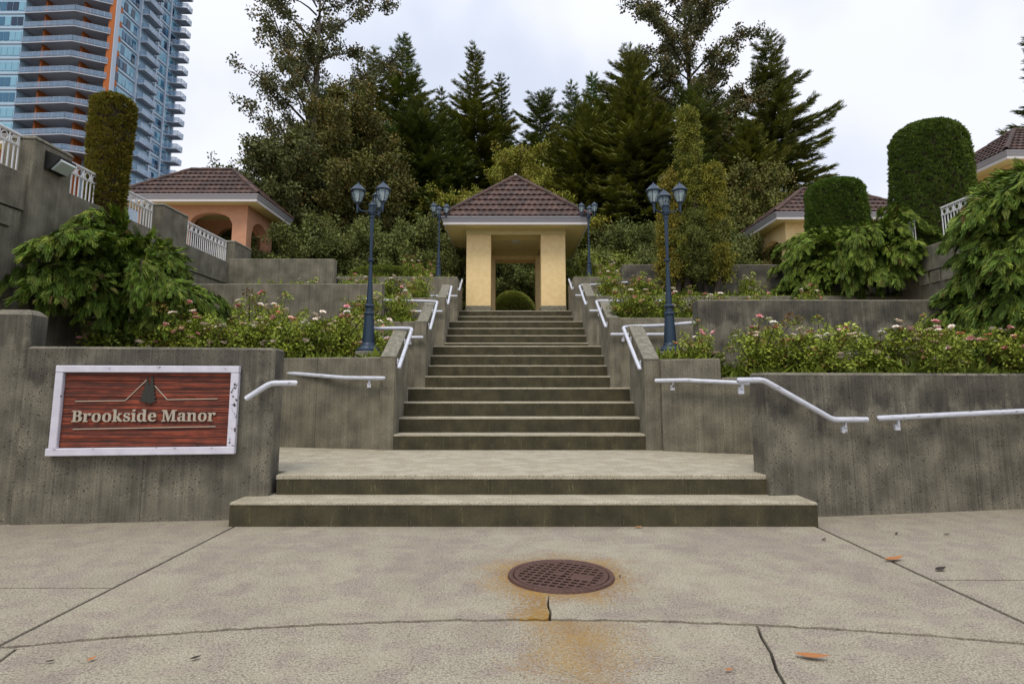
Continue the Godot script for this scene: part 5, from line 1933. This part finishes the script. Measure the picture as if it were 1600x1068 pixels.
func flower_beds() -> void:
	var pinks := [Color(0.90, 0.64, 0.65), Color(0.93, 0.75, 0.73), Color(0.94, 0.83, 0.78)]
	var whites := [Color(0.93, 0.92, 0.86), Color(0.95, 0.90, 0.84)]
	var peach := [Color(0.92, 0.70, 0.58), Color(0.94, 0.79, 0.69), Color(0.93, 0.88, 0.82)]
	var pr := [rose_proto("pink and white rose bush nearest the left front lamp post", 901, pinks + whites, 22), rose_proto("peach blooming rose bush in the middle of the left lower planter", 902, peach + pinks, 22), rose_proto("white blooming rose bush left of the left front lamp post", 903, whites, 18)]
	var spots := [
		[0, -2.45, 1.3, 8.55, 0.80, ""], [1, -3.35, 1.3, 8.8, 0.95, ""], [2, -2.95, 1.3, 8.35, 0.75, ""],
		[0, -3.9, 1.3, 9.1, 1.02, "tall pink rose bush before the grey terrace wall, highest in the left planter"],
		[2, -3.7, 1.3, 8.45, 0.72, "white rose bush at the front edge of the left planter, above the wall gap"],
		[1, -2.2, 1.3, 9.25, 0.85, "peach rose bush half behind the left front lamp post"],
		[0, -4.5, 1.3, 8.6, 0.82, "pink rose bush right under the tip of the left juniper"],
		[2, -5.05, 1.3, 8.6, 0.74, "low white rose bush under the middle of the left juniper"],
		[1, -4.25, 1.3, 8.5, 0.62, "low peach rose bush above the top edge of the sign wall"],
		[0, -5.6, 1.3, 8.72, 0.74, "pink rose bush furthest left, in the shade of the juniper"],
		[2, -2.85, 1.3, 9.3, 0.85, "white rose bush behind the others, touching the grey terrace wall"],
		[0, 2.95, 1.1, 7.45, 0.74, "pink and white rose bush right of the right front lamp post"],
		[2, 3.5, 1.1, 7.0, 0.64, "white rose bush above the left end of the long right wall"],
		[1, 3.75, 1.1, 7.6, 0.70, "peach rose bush against the dark terrace wall, second from the right lamp"],
		[2, 4.35, 1.1, 7.3, 0.72, "white rose bush with most blooms on the right bed"],
		[1, 4.7, 1.1, 6.85, 0.50, "low peach rose bush in the middle of the right bed"],
		[0, 5.25, 1.1, 7.3, 0.66, "pink rose bush with one high bloom below the right juniper"],
		[1, 5.75, 1.1, 6.95, 0.53, "peach rose bush left of the huge right juniper's shade"],
		[2, 6.3, 1.1, 7.1, 0.50, "white rose bush in the shade under the huge right juniper"],
		[0, 6.9, 1.1, 7.2, 0.48, "pink rose bush furthest right, under the huge right juniper"],
		[1, 2.35, 1.1, 7.6, 0.50, "small peach rose bush at the foot of the right front lamp"],
		[0, 1.98, 2.08, 10.4, 0.62, "pink rose bush at the near end of the right second terrace"],
		[2, 2.55, 2.08, 10.45, 0.66, "white rose bush in the right second terrace behind the lamp shaft"],
		[1, 3.2, 2.08, 10.4, 0.60, "peach rose bush in the right second terrace, left of the dark terrace wall"],
		[1, 4.2, 2.08, 10.4, 0.42, "low peach rose bush peeking over the dark right terrace wall, left one"],
		[0, 5.0, 2.08, 10.4, 0.46, "low pink rose bush peeking over the dark right terrace wall, right one"],
		[0, -1.95, 2.02, 10.35, 0.50, "pink rose bush in the left second terrace beside the stair wall"],
		[2, -2.5, 2.02, 10.35, 0.58, "white rose bush in the left second terrace at the grey wall end"],
		[1, -1.95, 2.75, 13.0, 0.55, "peach rose bush in the left third terrace beside the stair wall"],
		[2, -2.7, 2.72, 12.9, 0.66, "white rose bush in the left third terrace, middle"],
		[0, -3.3, 2.72, 12.6, 0.62, "pink rose bush in the left third terrace, left of the lamp shaft"],
		[2, -4.3, 2.7, 12.6, 0.42, "low white rose bush before the upper left terrace wall"],
		[0, 2.1, 2.84, 13.2, 0.55, "pink rose bush in the right third terrace beside the stair wall"],
		[1, 2.8, 2.84, 13.25, 0.62, "peach rose bush in the right third terrace below the columnar trees"],
		[2, 5.1, 2.84, 13.1, 0.45, "white rose bush right of the columnar trees"],
		[1, -2.2, 3.72, 16.5, 0.60, "peach rose bush left of the left rear lamp post base"],
		[0, -2.75, 3.72, 16.3, 0.55, "pink rose bush right end of the clipped hedge"],
		[2, 2.6, 3.74, 16.4, 0.55, "white rose bush right of the right rear lamp post base"],
	]
	var i := 0
	for s in spots:
		var b: Node3D = pr[s[0]]
		if s[5]:
			b = dup(pr[s[0]], P(s[1], s[2], s[3]), i * 1.7, s[5])
		else:
			b.position = P(s[1], s[2], s[3])
		b.scale = Vector3(1.0, s[4] * 1.05, 1.0) if s[4] > 0.55 else Vector3.ONE * (s[4] + 0.2)
		i += 1
	rng.seed = 950
	var beds := [[-6.2, -1.6, 7.75, 9.8, 1.30, 900], [2.0, 8.0, 6.9, 8.05, 1.12, 1000], [1.78, 2.4, 7.45, 8.15, 1.3, 130], [-2.4, -1.6, 10.08, 10.8, 2.02, 160], [1.8, 8.0, 10.08, 10.85, 2.08, 700], [-3.8, -1.62, 12.8, 13.45, 2.75, 380], [-6.2, -2.5, 10.95, 13.3, 2.70, 900], [1.8, 8.0, 12.8, 13.65, 2.84, 650], [-6.2, -1.65, 15.62, 17, 3.72, 600], [1.8, 8.0, 15.62, 17, 3.74, 600]]
	for q in beds:
		var xf := []
		var col := []
		for k in q[5]:
			var x := rnd(q[0], q[1])
			var d := rnd(q[2], q[3])
			if q[4] == 1.30 and x < -1.6 and d < 7.6 + (-1.567 - x) * 0.231 + 0.05:
				continue
			if q[4] == 1.30 and q[0] < 0 and x > -2.45 and d > 8.15:
				continue
			if q[4] == 1.12 and d < 7.55 - (x - 1.75) * 0.42 + 0.1 and x < 3.5:
				continue
			var sc := rnd(0.12, 0.28)
			xf.append(Transform3D(Basis(UP, rnd(0, TAU)).scaled(Vector3(sc, sc * rnd(0.7, 1.3), sc)), P(x, q[4] - 0.01, d)))
			col.append(hue(Color(0.20, 0.26, 0.04), 0.3, Color(0.31, 0.37, 0.06), 0.4))
		var g := scatter("ground_cover", null, leaf_meshes.ground, M.leaf, xf, col)
		tag(g, "low green ground cover between the roses on terrace", "ground cover", "ground cover in the planters")
